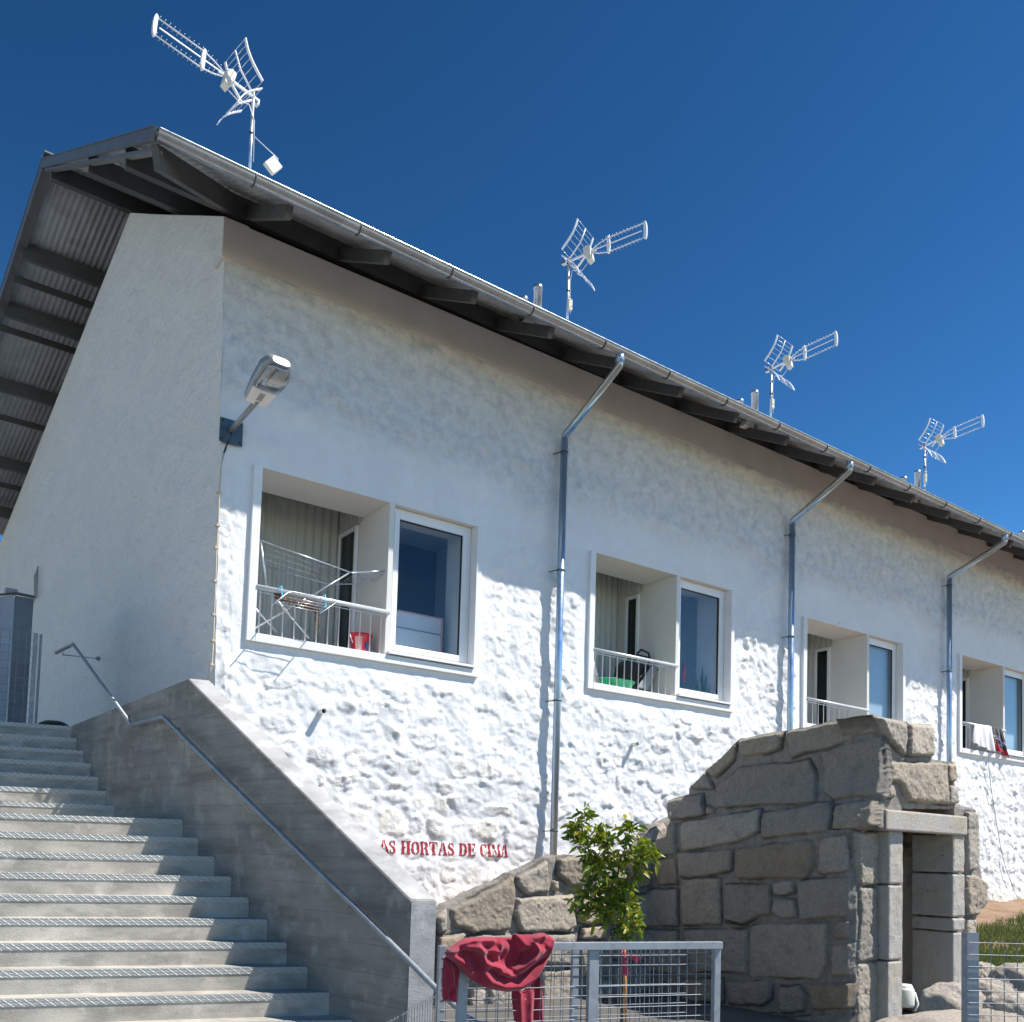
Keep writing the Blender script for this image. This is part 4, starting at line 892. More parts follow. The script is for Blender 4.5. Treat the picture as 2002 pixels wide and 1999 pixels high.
# retaining wall between stair and hut
def W5(P): return [(float(q[0]), float(q[2])) for q in (PY(*z5(*p), YW_) for p in P)]
ret = [[(705, 800), (750, 765), (748, 880), (705, 895)], [(770, 770), (1110, 590), (1115, 700), (1085, 880), (900, 895), (800, 860)], [(1130, 590), (1300, 500), (1310, 670), (1180, 690), (1130, 640)],
       [(1355, 490), (1480, 485), (1500, 640), (1420, 640), (1350, 580)], [(1130, 710), (1435, 685), (1438, 860), (1390, 890), (1150, 890), (1118, 800)], [(1325, 610), (1355, 610), (1350, 665), (1325, 660)],
       [(1450, 690), (1600, 680), (1620, 830), (1500, 850), (1455, 830)], [(1500, 490), (1640, 500), (1700, 560), (1740, 650), (1520, 640)], [(705, 905), (860, 900), (800, 1000), (705, 1010)], [(1480, 870), (1620, 850), (1610, 930), (1470, 930)],
       [(1640, 690), (1850, 680), (1850, 860), (1650, 850)], [(1720, 500), (1850, 480), (1850, 640), (1760, 650)], [(1780, 440), (1850, 350), (1930, 300), (1930, 430), (1850, 470)], [(1650, 880), (1880, 880), (1880, 1050), (1650, 1040)],
       [(880, 910), (1100, 905), (1100, 1050), (890, 1060)], [(1120, 905), (1440, 900), (1440, 1060), (1130, 1070)], [(705, 1030), (860, 1020), (860, 1200), (705, 1200)], [(880, 1180), (960, 1200), (940, 1420), (870, 1420)],
       [(880, 1080), (1250, 1090), (1250, 1160), (890, 1165)], [(980, 1190), (1250, 1180), (1250, 1400), (975, 1400)], [(1270, 1100), (1440, 1090), (1480, 1280), (1270, 1290)], [(1270, 1310), (1500, 1300), (1500, 1500), (1270, 1500)], [(1460, 950), (1630, 950), (1630, 1120), (1480, 1130)], [(1650, 1070), (1880, 1070), (1880, 1250), (1650, 1250)], [(1510, 1150), (1630, 1150), (1640, 1400), (1520, 1400)], [(705, 1220), (855, 1220), (850, 1500), (705, 1500)], [(860, 1440), (1250, 1430), (1250, 1560), (860, 1560)], [(1660, 1270), (1900, 1270), (1900, 1500), (1660, 1500)]]
rout = [(600, 830), (700, 790), (760, 748), (930, 660), (1115, 578), (1310, 485), (1350, 478), (1730, 480), (1760, 470), (1850, 340), (1935, 295), (2000, 260), (2000, 1700), (600, 1700)]
rw = masonry('retaining_wall', lambda U, W_, H: np.stack([U, YW_-H, W_], -1), [W5(P) for P in ret], W5(rout), .0135, None, (0, .14, 0), 400, .065)
tag(rw, 'low sunlit granite block wall with thick mortar joints behind the mesh fence', 'wall')

# ------------------------------------------------------------------ boulders, grass and the right-hand fence
def boulder(c, r, sq, seed, label):
    rs_ = np.random.RandomState(seed); n = 40
    th, ph = np.meshgrid(np.linspace(0, math.pi, n+1), np.arange(2*n)*math.pi/n, indexing='ij')
    d = np.stack([np.sin(th)*np.cos(ph), np.sin(th)*np.sin(ph), np.cos(th)], -1); p = np.sign(d)*np.abs(d)**.72
    k = 1+.22*fbm(d[..., 0]*1.6+d[..., 2]+seed, d[..., 1]*1.6-d[..., 2], 500+seed, 3)+.07*fbm(d[..., 0]*6+seed, d[..., 1]*6+d[..., 2]*6, 520+seed, 3)
    vs = (V(c)+p*V(sq)*r*k[..., None]).reshape(-1, 3)
    fs = [(i*2*n+j, i*2*n+(j+1) % (2*n), (i+1)*2*n+(j+1) % (2*n), (i+1)*2*n+j) for i in range(n) for j in range(2*n)]
    o = fastmesh('boulder', vs, np.array(fs), MT['boulder'], None, True, dict(tone=np.full(len(vs), rs_.uniform(1.0, 1.25)), mortar=np.zeros(len(vs)), warm=np.full(len(vs), rs_.rand()*.3)))
    tag(o, label, 'boulder', 'rubble stones in front of the hut'); return o
MT['boulder'] = MT['granite']
bl = [((1835, 2052), 4.9, .30, (1.5, .8, .62), 'long pale sunlit boulder at the bottom edge below the hut doorway'),
      ((1868, 1985), 5.6, .24, (.95, .7, .72), 'rounded sunlit boulder just left of the right fence post'),
      ((1925, 1965), 5.9, .22, (.9, .7, .75), 'boulder directly behind the right fence post'),
      ((1917, 1925), 6.8, .17, (.75, .6, .9), 'pale pointed boulder just right of the fence post with grass beside it'),
      ((1990, 1935), 6.6, .22, (1.1, .7, .75), 'pale boulder at the right edge behind the mesh'),
      ((1985, 1985), 5.2, .17, (1.0, .8, .7), 'darker boulder low behind the mesh near the right edge'),
      ((1945, 2020), 4.6, .17, (1.1, .8, .6), 'small boulder at the foot of the right fence post')]
for k, (p, d, r, sq, lb) in enumerate(bl): boulder(PD(p[0], p[1], d), r, sq, k+1, lb)
b = MB(); bv = []; rs = np.random.RandomState(5)
N_ = 60000
x = rs.uniform(8.6, 19, N_); y = rs.uniform(-5.5, -.05, N_)
dns = .55*fbm(x*.9, y*.9, 610, 3)+.40*sstep(-1.3, -2.1, y)-.14
dns = np.where(y > -1.6, fbm(x*1.6, y*1.6, 615, 2)-.42, dns)
kp = rs.rand(N_)*.5 < dns+.10; x, y, dns = x[kp], y[kp], dns[kp]; n = len(x)
z = np.maximum(terr(x, y), -1.59); a = rs.uniform(0, 6.28, n); h = rs.uniform(.07, .20, n)*np.where(dns > .1, 1, .5); w_ = rs.uniform(.006, .013, n)
lx = rs.uniform(-.06, .06, n); ly = rs.uniform(-.06, .06, n); c, s = np.cos(a)*w_, np.sin(a)*w_
bv = np.stack([np.stack(q, -1) for q in ((x-c, y-s, z-.01), (x+c, y+s, z-.01), (x+lx*.5+c*.6, y+ly*.5+s*.6, z+h*.6), (x+lx, y+ly, z+h))], 1)
bv = np.array(bv).reshape(-1, 3); q = np.arange(len(bv)).reshape(-1, 4)
tag(fastmesh('grass', bv, q, MT['grass'], None, False), 'tufts of green grass growing on the reddish bank', 'grass', None, 'stuff')
# right fence
fr = thing('mesh_fence', 'galvanised mesh fence with an angle post at the bottom right corner', 'fence')
o_ = PD(1893, 1824, 3.6); ex = RT*.999+FW*.03; ex[2] = 0; ex /= np.linalg.norm(ex)
zt_ = float(o_[2])
mesh_panel((o_[0], o_[1], -1.6), ex, (0, 0, 1), 2.2, zt_+1.6-.02, .0505, .045, .0019, 'wire_mesh', fr, .088, .03)
def anglep(p, e, wd, z0, z1, name, par_):
    b = MB(); p = V(p); n_ = np.array([-e[1], e[0], 0])
    b.hexa([tuple((p+a)[:2])+(z0,) for a in (0*e, e*wd, e*wd+n_*.006, n_*.006)], [tuple((p+a)[:2])+(z1,) for a in (0*e, e*wd, e*wd+n_*.006, n_*.006)])
    b.hexa([tuple((p+a)[:2])+(z0,) for a in (n_*.0061, e*.006+n_*.0061, e*.006+n_*wd, n_*wd)], [tuple((p+a)[:2])+(z1,) for a in (n_*.0061, e*.006+n_*.0061, e*.006+n_*wd, n_*wd)])
    return b.build(name, MT['galv'], par_)
anglep((o_[0]+.004, o_[1]+.006, 0), ex, .045, -1.6, zt_, 'post', fr)
base(fr, (o_[0], o_[1], -1.6))

# ------------------------------------------------------------------ gate, fence and the hoodie
nn = np.array([.273, .962, 0]); PG = PD(1408, 1838, 4.6)
def G(x, y, off=0): return PN(x, y, nn, nn@PG+off)
gt = thing('mesh_gate', 'galvanised tube-framed mesh gate at the foot of the stairs with a garment hung on it', 'gate')
gl = G(908, 1850); gm_ = G(1163, 1850); gr = G(1404, 1850); ztop_ = float(G(1404, 1838)[2]); ztl = float(G(1000, 1847)[2]); ztop_ = (ztop_+ztl)/2
zg0 = -1.55; up3 = V((0, 0, 1))
def post(p, w_, z1, name='post', par_=None):
    p = V(p); return MB().hexa([tuple((p+ND*a+nn*c)[:2])+(zg0,) for a, c in ((-w_/2, 0), (w_/2, 0), (w_/2, .03), (-w_/2, .03))], [tuple((p+ND*a+nn*c)[:2])+(z1,) for a, c in ((-w_/2, 0), (w_/2, 0), (w_/2, .03), (-w_/2, .03))]).build(name, MT['galv'], par_, .002)
gl = np.array(gl); post(gl, .045, ztop_-.035, 'frame_post', gt); post(gm_, .05, ztop_-.035, 'frame_post', gt); post(gr, .035, ztop_-.035, 'frame_post', gt)
for zz in (ztop_-.017, zg0+.1):
    MB().bar(tuple((gl-ND*.022)[:2])+(zz,), tuple((gr+ND*.018)[:2])+(zz,), .03, .035).build('frame_rail', MT['galv'], gt, .002)
mesh_panel((gl[0]+nn[0]*.034, gl[1]+nn[1]*.034, zg0), ND, (0, 0, 1), float(np.linalg.norm((gr-gl)[:2])), ztop_-zg0+.004, .0505, .0495, .0022, 'wire_mesh', gt)
base(gt, tuple(gl[:2])+(zg0,))
rr_ = thing('side_fence', 'second galvanised mesh fence panel close behind the gate', 'fence')
o2 = .40; a_ = G(866, 1848, o2); c_ = G(1127, 1852, o2); zt2_ = float(G(1000, 1849, o2)[2])
a_ = V(a_); c_ = V(c_)
for p in (a_, c_): post(p, .035, zt2_, 'post', rr_)
mesh_panel((a_[0], a_[1], zg0), ND, (0, 0, 1), float(np.linalg.norm((c_-a_)[:2]))+.63, zt2_-zg0-.01, .0505, .0495, .002, 'wire_mesh', rr_)
base(rr_, tuple(a_[:2])+(zg0,))
# oblique mesh panel beside the parapet end
pa = PD(862, 1938, 5.3); pb = PD(690, 2040, 3.9); e = pb-pa; L_ = np.linalg.norm(e[:2]); e2_ = np.array([e[0], e[1], 0])/L_
ob = mesh_panel((pa[0], pa[1], -1.6), e2_, (0, 0, 1), L_, float(pa[2])+1.6, .05, .05, .002, 'stair_mesh')
tag(ob, 'low oblique galvanised mesh panel leaning past the pale end of the parapet', 'mesh panel')

# hoodie: folded heap over the gate rail, built in gate-plane metres
def z1c(x, y): return 820+x/6.44, 1800+y/6.44
def Gq(p, off=0):
    q = G(*z1c(*p), off); return np.array([(q-gl)@ND, q[2]])
hood = thing('hooded_sweatshirt', 'crumpled crimson sweatshirt draped over the top rail of the mesh gate', 'sweatshirt')
def cloth(name, outline, ridges, bulge, off, m, par_, res=.004, seed=0, thick=.02, hang=0):
    ol = np.array([Gq(p, off) for p in outline]); u0, v0 = ol.min(0)-.01; u1, v1 = ol.max(0)+.01
    U, W_ = np.meshgrid(np.arange(u0, u1, res), np.arange(v0, v1, res), indexing='ij')
    D = sdf(ol, U, W_); keep = D > -res*.2
    B_ = bulge*np.sqrt(np.clip(D, 0, .06)/.06)
    Z3 = B_.copy()
    for pts, wd, am in ridges:
        P_ = np.array([Gq(p, off) for p in pts]); dd = np.full(U.shape, 1e9)
        for i in range(len(P_)-1):
            ax, ay = P_[i]; bx, by = P_[i+1]; t_ = np.clip(((U-ax)*(bx-ax)+(W_-ay)*(by-ay))/((bx-ax)**2+(by-ay)**2), 0, 1)
            dd = np.minimum(dd, np.hypot(U-ax-t_*(bx-ax), W_-ay-t_*(by-ay)))
        w2 = wd/6.44*.00255*1.08
        Z3 += 1.15*am*np.exp(-(dd/w2)**1.5)*np.clip(D/.012, 0, 1)
    Z3 += .003*fbm(U*14, W_*14, 700+seed, 2)*np.clip(D/.02, 0, 1)
    base3 = gl+np.array([0, 0, 0]); f = lambda h: (gl[0]+ND[0]*U+nn[0]*(off-h), gl[1]+ND[1]*U+nn[1]*(off-h), W_)
    A_ = np.stack(f(Z3+.004), -1).reshape(-1, 3); Bk = np.stack(f(-B_*.6-.004+0*U), -1).reshape(-1, 3); n0 = len(A_)
    kc = keep[:-1, :-1] & keep[1:, 1:] & keep[1:, :-1] & keep[:-1, 1:]; idx = np.arange(U.size).reshape(U.shape)
    Q = np.stack([idx[:-1, :-1], idx[1:, :-1], idx[1:, 1:], idx[:-1, 1:]], -1)[kc]; Qb = Q[:, ::-1]+n0
    pad = np.zeros((kc.shape[0]+2, kc.shape[1]+2), bool); pad[1:-1, 1:-1] = kc; E_ = []
    for (di, dj, a, c) in ((0, -1, (0, 0), (1, 0)), (1, 0, (1, 0), (1, 1)), (0, 1, (1, 1), (0, 1)), (-1, 0, (0, 1), (0, 0))):
        nb = pad[1+di:pad.shape[0]-1+di, 1+dj:pad.shape[1]-1+dj]; ii, jj = np.nonzero(kc & ~nb)
        A0 = idx[ii+a[0], jj+a[1]]; B0 = idx[ii+c[0], jj+c[1]]; E_.append(np.stack([A0, A0+n0, B0+n0, B0], -1))
    Q = np.concatenate([Q, Qb]+E_); P_ = np.concatenate([A_, Bk]); used = np.zeros(len(P_), bool); used[Q.ravel()] = True; rm = np.cumsum(used)-1
    return fastmesh(name, P_[used], rm[Q], m, par_, True)
body = [(310, 420), (345, 360), (470, 265), (560, 215), (800, 202), (1020, 208), (1160, 235), (1165, 190), (1185, 160), (1300, 180), (1400, 178), (1480, 160), (1545, 150), (1640, 190), (1695, 235), (1680, 300), (1640, 440), (1560, 600), (1480, 720), (1380, 830), (1250, 885), (1100, 900), (960, 880), (830, 850), (720, 790), (620, 720), (520, 620), (420, 520), (350, 470)]
rg = [([(345, 400), (480, 300), (650, 240), (900, 250)], 34, .026), ([(380, 385), (560, 330), (700, 330), (800, 400)], 30, .024), ([(700, 330), (760, 430), (800, 520), (900, 570), (1050, 600), (1100, 660)], 46, .036),
      ([(400, 450), (520, 520), (620, 640)], 40, .022), ([(480, 350), (650, 400), (720, 560), (750, 700)], 40, -.018), ([(850, 370), (1000, 390), (1010, 300)], 38, .016), ([(820, 420), (900, 500), (1020, 540), (1040, 430)], 55, -.026),
      ([(1170, 200), (1190, 350), (1150, 480), (1090, 590), (1160, 620), (1250, 520), (1290, 420)], 60, -.034), ([(1200, 175), (1300, 300), (1400, 330)], 50, .020), ([(1480, 175), (1400, 260), (1440, 360), (1380, 470), (1280, 560), (1190, 610)], 36, .034),
      ([(1395, 250), (1370, 380)], 26, -.016), ([(1540, 160), (1560, 300), (1480, 420), (1330, 560), (1200, 680)], 44, .022), ([(1560, 250), (1540, 330)], 25, -.014), ([(1590, 460), (1450, 560), (1300, 680), (1150, 720), (980, 700), (890, 620)], 42, -.030),
      ([(1680, 260), (1580, 500), (1420, 720), (1250, 820), (1050, 830), (870, 760), (770, 640)], 58, .026), ([(1000, 640), (1100, 690), (1170, 700)], 30, .024)]
cloth('body', body, rg, .018, -.04, MT['maroon'], hood, .0035, 1)
sl = [(300, 470), (345, 440), (480, 560), (505, 640), (490, 820), (470, 1040), (380, 1020), (290, 1012), (280, 800), (290, 600)]
s1 = cloth('sleeve', sl, [([(360, 560), (400, 760), (440, 930)], 30, .018), ([(310, 620), (330, 800), (320, 980)], 26, .012), ([(450, 650), (430, 800), (380, 900)], 28, -.012), ([(290, 985), (470, 1010)], 12, .008)], .02, -.012, MT['maroon'], hood, .0035, 2)
s2 = cloth('sleeve', [(1155, 860), (1300, 880), (1420, 800), (1500, 700), (1535, 690), (1545, 900), (1555, 1100), (1560, 1400), (1210, 1400), (1190, 1250), (1165, 1000)], [([(1240, 900), (1260, 1380)], 40, .016), ([(1470, 760), (1450, 1000), (1430, 1380)], 28, -.018), ([(1380, 880), (1370, 1380)], 40, .012), ([(1525, 720), (1530, 1380)], 20, .012)], .016, .052, MT['maroon'], hood, .0035, 3)
# the part behind the rail joins front and back over the top
MB().tube([tuple((gl+ND*float(Gq((a, 200))[0]))[:2])+(ztop_+.006,) for a in (600, 850, 1200, 1560)], [.012, .018, .018, .012], 12).build('fold_over_rail', MT['maroon'], hood)
base(hood, tuple(gl[:2])+(ztop_,))

# ------------------------------------------------------------------ young citrus tree with stake and ribbon
def z7(x, y): return 1100+x/6.43, 1560+y/6.43
TD = 6.2; nf = FW.copy(); nf[2] = 0; nf /= np.linalg.norm(nf); tp = PD(1238, 1850, TD)
def T_(x, y, o=0.): return PN(*z7(x, y), nf, nf@tp+o)
tree = thing('young_citrus_tree', 'slender young citrus tree with yellow-green leaves behind the gate', 'tree')
tips = [((760, 1770), [(770, 1600), (785, 1400), (770, 1250), (700, 1100), (640, 880), (560, 600), (560, 430)]), ((690, 1760), [(640, 1660), (540, 1500), (430, 1340), (300, 1200), (180, 1260)]), ((770, 1300), [(730, 1180), (560, 1050), (400, 900), (300, 600), (220, 330), (280, 160)]),
        ((700, 1100), [(690, 980), (720, 800), (800, 600), (850, 400), (850, 340)]), ((850, 1130), [(900, 950), (960, 800), (1000, 680), (1080, 620)]), ((430, 1340), [(400, 1200), (420, 1050), (380, 850), (340, 700)]), ((560, 600), [(480, 500), (400, 400)]), ((540, 1500), [(560, 1300), (620, 1180)]), ((300, 600), [(200, 480), (130, 410)]), ((770, 1600), [(860, 1500), (920, 1400), (900, 1320)]), ((780, 1440), [(640, 1400), (600, 1300)]), ((1000, 680), [(1080, 720), (1140, 700)]), ((760, 1700), [(820, 1640), (920, 1600)]), ((430, 1340), [(340, 1420), (220, 1440)]), ((400, 900), [(500, 820), (640, 760)])]
rs = random.Random(11); bt = MB(); nodes = []
root = T_(765, 1790); zroot = -1.5
bt.tube([(root[0], root[1], zroot), (root[0]+.004, root[1], (zroot+root[2])/2), root, T_(768, 1740)], [.014, .012, .010, .009], 8)
for st, pts in tips:
    P_ = [T_(*st)]; o = 0
    for i, p in enumerate(pts): o += rs.uniform(-.05, .05); P_.append(T_(p[0], p[1], o))
    n_ = len(P_); bt.tube(P_, [.0075*(1-.75*i/(n_-1)) for i in range(n_)], 6)
    for i in range(1, n_):
        for t_ in np.linspace(0, 1, 5):
            nodes.append((P_[i-1]*(1-t_)+P_[i]*t_, (i-1+t_)/(n_-1)))
bt.build('trunk', MT['bark'], tree)
def leaves(name, m, cnt, sd_, yel):
    r = random.Random(sd_); vs = []; fs = []
    for _ in range(cnt):
        p, t_ = r.choice(nodes)
        if r.random() > .35+.8*t_: continue
        p = p+np.array([r.gauss(0, .022), r.gauss(0, .03), r.gauss(0, .022)])
        if yel and r.random() < .3: p = p+np.array([0, 0, .02])
        d = np.array([r.gauss(0, 1), r.gauss(0, 1), r.gauss(.45, .8)]); d /= np.linalg.norm(d)
        s = np.cross(d, np.array([r.gauss(0, 1), r.gauss(0, 1), r.gauss(0, .4)])); s /= np.linalg.norm(s); nrm = np.cross(d, s)
        Ln = r.uniform(.045, .088); wd = Ln*r.uniform(.13, .21); k = r.uniform(-.35, .35)
        ring = []; o = len(vs)
        for a, wv_ in ((0, .08), (.22, .75), (.5, 1), (.78, .68), (1, .04)):
            c = p+d*Ln*a-np.array([0, 0, 1])*Ln*.35*a*a; 
            vs += [tuple(c-s*wd*wv_+nrm*wd*.35*wv_), tuple(c), tuple(c+s*wd*wv_+nrm*wd*.35*wv_)]
        for i in range(4):
            for j in (0, 1): fs.append((o+i*3+j, o+i*3+j+1, o+i*3+j+4, o+i*3+j+3))
    return fastmesh(name, vs, np.array(fs), m, tree, True)
leaves('crown', MT['leaf'], 1750, 3, 0); leaves('yellow_leaves', MT['leafy'], 300, 8, 1)
base(tree, (root[0], root[1], zroot))
sp = G(1220, 1838, 1.3); s0_ = T_(775, 1790, -.03); s1_ = T_(790, 2500, -.03)
tag(MB().tube([s0_, s1_+(s1_-s0_)*.6], .009, 8).build('orange_stake', MT['orange']), 'thin orange wooden stake supporting the young citrus tree', 'stake')
b = MB(); c0 = T_(765, 1960, -.05)
def rib(pts, w_, o=0):
    P_ = [T_(x, y, -.05+o) for x, y in pts]; vs = []
    for i, p in enumerate(P_):
        vs += [p-RT*w_[i]+nf*.006*math.sin(i*2), p+RT*w_[i]-nf*.006*math.sin(i*2)]
    b.add(vs, [(2*i, 2*i+1, 2*i+3, 2*i+2) for i in range(len(P_)-1)], True)
rib([(740, 1930), (760, 1990), (780, 2060), (790, 2140), (800, 2240)], [.008, .014, .018, .020, .024]); rib([(735, 1960), (790, 1975), (880, 1985), (960, 2020)], [.008, .012, .02, .006], -.01); 
b.add([T_(780, 1935, -.055), T_(1000, 2000, -.06), T_(930, 2100, -.05), T_(850, 2000, -.05)], [(0, 1, 2, 3)]); b.lathe([(.012, -.02), (.017, 0), (.012, .02)], tuple(c0+nf*.02), 10)
ro = b.build('pink_ribbon', MT['ribbon']); sm = ro.modifiers.new('t', 'SOLIDIFY'); sm.thickness = .002
tag(ro, 'bright pink ribbon tied round the orange stake', 'ribbon')
# white canister in the hut doorway
can = thing('white_canister', 'white plastic canister with a handle just inside the hut doorway', 'canister')
q = PD(1768, 1960, 10.3); cz = float(PD(1768, 1925, 10.3)[2])
b = MB(); b.lathe([(0, -1.45), (.10, -1.45), (.105, -1.42), (.105, cz-.06), (.09, cz-.03), (0, cz-.03)], (float(q[0]), float(q[1]), 0), 24); b.build('canister_body', MT['cream'], can)
b = MB(); b.lathe([(0, cz), (.075, cz), (.085, cz-.02), (.085, cz-.09), (0, cz-.09)], (float(q[0]), float(q[1]), 0), 20); b.build('lid', MT['antw'], can)
b = MB(); b.tube([(q[0]+.07, q[1]-.08, cz-.08), (q[0]+.07, q[1]-.12, cz-.2), (q[0]+.01, q[1]-.12, cz-.27)], .01, 8); b.build('handle', MT['antw'], can)
base(can, (q[0], q[1], -1.5))

# ------------------------------------------------------------------ wall lamp and its cable
lamp = thing('wall_street_lamp', 'grey cobra-head street lamp on an angled arm fixed near the house corner', 'street lamp')
pl_ = PY(451, 843, -.045); px_ = float(pl_[0])
MB().box((px_-.125, -.055, float(pl_[2])-.145), (px_+.135, -.04, float(pl_[2])+.125)).build('wall_plate', MT['plate'] if 'plate' in MT else MT['cab'], lamp, .003)
for dx in (-.095, .105):
    for dz in (-.115, .095): MB().lathe([(.012, 0), (.012, .012), (0, .012)], (px_+dx, -.067, float(pl_[2])+dz), 8, 'y').build('bolt', MT['galv'], lamp)
hb = PX(499, 790, px_+.02); ht = PX(551, 713, px_+.05)
ab = V((px_, -.05, float(pl_[2]))); print('lamp', ab, hb, ht)
dH = ht-hb; LH = np.linalg.norm(dH); dH = dH/LH
MB().tube([ab, hb+dH*.06], .030, 14).build('arm', MT['galv'], lamp)
sideH = V((1., 0, 0)); sideH = sideH-dH*(sideH@dH); sideH /= np.linalg.norm(sideH); upH = np.cross(sideH, dH); upH = upH if upH[2] > 0 else -upH
def HP(l, s, u): return hb+dH*l*LH+sideH*s+upH*u
def loft(secs, n=20, cap=True):
    vs = []; b = MB()
    for l, wd, u0, u1 in secs:
        for j in range(n):
            a = 2*math.pi*j/n; cx, sy = math.cos(a), math.sin(a)
            vs.append(HP(l, wd*abs(cx)**.6*(1 if cx > 0 else -1), u0+(u1-u0)*(.5+.5*abs(sy)**.6*(1 if sy > 0 else -1))))
    fs = [(i*n+j, i*n+(j+1) % n, (i+1)*n+(j+1) % n, (i+1)*n+j) for i in range(len(secs)-1) for j in range(n)]
    fs2 = [tuple(range(n)), tuple((len(secs)-1)*n+j for j in range(n))[::-1]]
    b.add(vs, fs, True); b.f += fs2; b.sm += [False]*2; return b
loft([(0, .10, 0, .05), (.03, .125, -.005, .10), (.35, .145, -.005, .15), (.75, .155, -.005, .17), (.93, .13, -.005, .14), (1.0, .09, .0, .08)]).build('lamp_housing', MT['lampgrey'] if 'lampgrey' in MT else MT['grey'], lamp)
loft([(.01, .10, -.016, -.006), (.03, .118, -.018, -.006), (.36, .136, -.018, -.006), (.38, .136, -.012, -.006)]).build('gear_cover', MT['antw'], lamp)
b = MB(); b.hexa([HP(.12, -.03, -.0195), HP(.12, .03, -.0195), HP(.30, .03, -.0195), HP(.30, -.03, -.0195)], [HP(.12, -.03, -.018), HP(.12, .03, -.018), HP(.30, .03, -.018), HP(.30, -.03, -.018)]); b.build('cover_latch', MT['grey'], lamp)
loft([(.40, .10, -.03, .0), (.43, .125, -.06, .0), (.60, .138, -.085, .0), (.80, .138, -.085, .0), (.93, .115, -.05, .0), (.96, .08, -.02, .0)]).build('glass_bowl', MT['lens'], lamp)
loft([(.42, .105, -.008, -.004), (.5, .12, -.010, -.004), (.9, .12, -.010, -.004), (.95, .09, -.008, -.004)]).build('reflector', MT['zinc'], lamp)
MB().tube([HP(.55, 0, -.03), HP(.85, 0, -.03)], [.035, .02], 12).build('bulb', MT['antw'], lamp)
for l, s in ((.45, -.15), (.70, .16), (.45, .15), (.80, -.16)): MB().ball(tuple(HP(l, s, .0)), .012, 5).build('clip', MT['zinc'], lamp)
base(lamp, tuple(ab))
def z2(x, y): return x/2.756, 600+y/2.756
cp = [z2(1245, 700), z2(1218, 748), z2(1205, 790), z2(1190, 850), z2(1180, 1000), z2(1172, 1180), z2(1165, 1300), z2(1158, 1480), z2(1152, 1660), z2(1146, 1800), z2(1140, 1929), (404.5, 1331)]
CPp = [PY(x, y, -.035) for x, y in cp]; CPp = [np.array([p[0], -.045-.01*(i % 2), p[2]]) for i, p in enumerate(CPp)]
cab_ = thing('lamp_cable', 'thin beige conduit running down the house corner from the lamp', 'cable')
MB().tube([ab+V((0, -.02, -.02))]+CPp[:3], .010, 8).build('black_lead', MT['black'], cab_); MB().tube(CPp[2:], .0095, 8).build('conduit', MT['conduit'], cab_)
for p in CPp[4:-1]: MB().box((p[0]-.02, p[1]-.016, p[2]-.012), (p[0]+.02, .0, p[2]+.012)).build('saddle_clip', MT['conduit'], cab_)
base(cab_, tuple(CPp[-1]))
# thin black cord hanging on the facade at the right
cz_ = [z6(1762, 300), z6(1775, 450), z6(1800, 610), z6(1825, 760), z6(1850, 850), z6(1885, 940), z6(1905, 985)]
b = MB(); b.tube([PY(x, y, -.07) for x, y in cz_], .006, 6); tag(b.build('hanging_cord', MT['black']), 'thin dark cord hanging down the white wall at the right edge', 'cord')

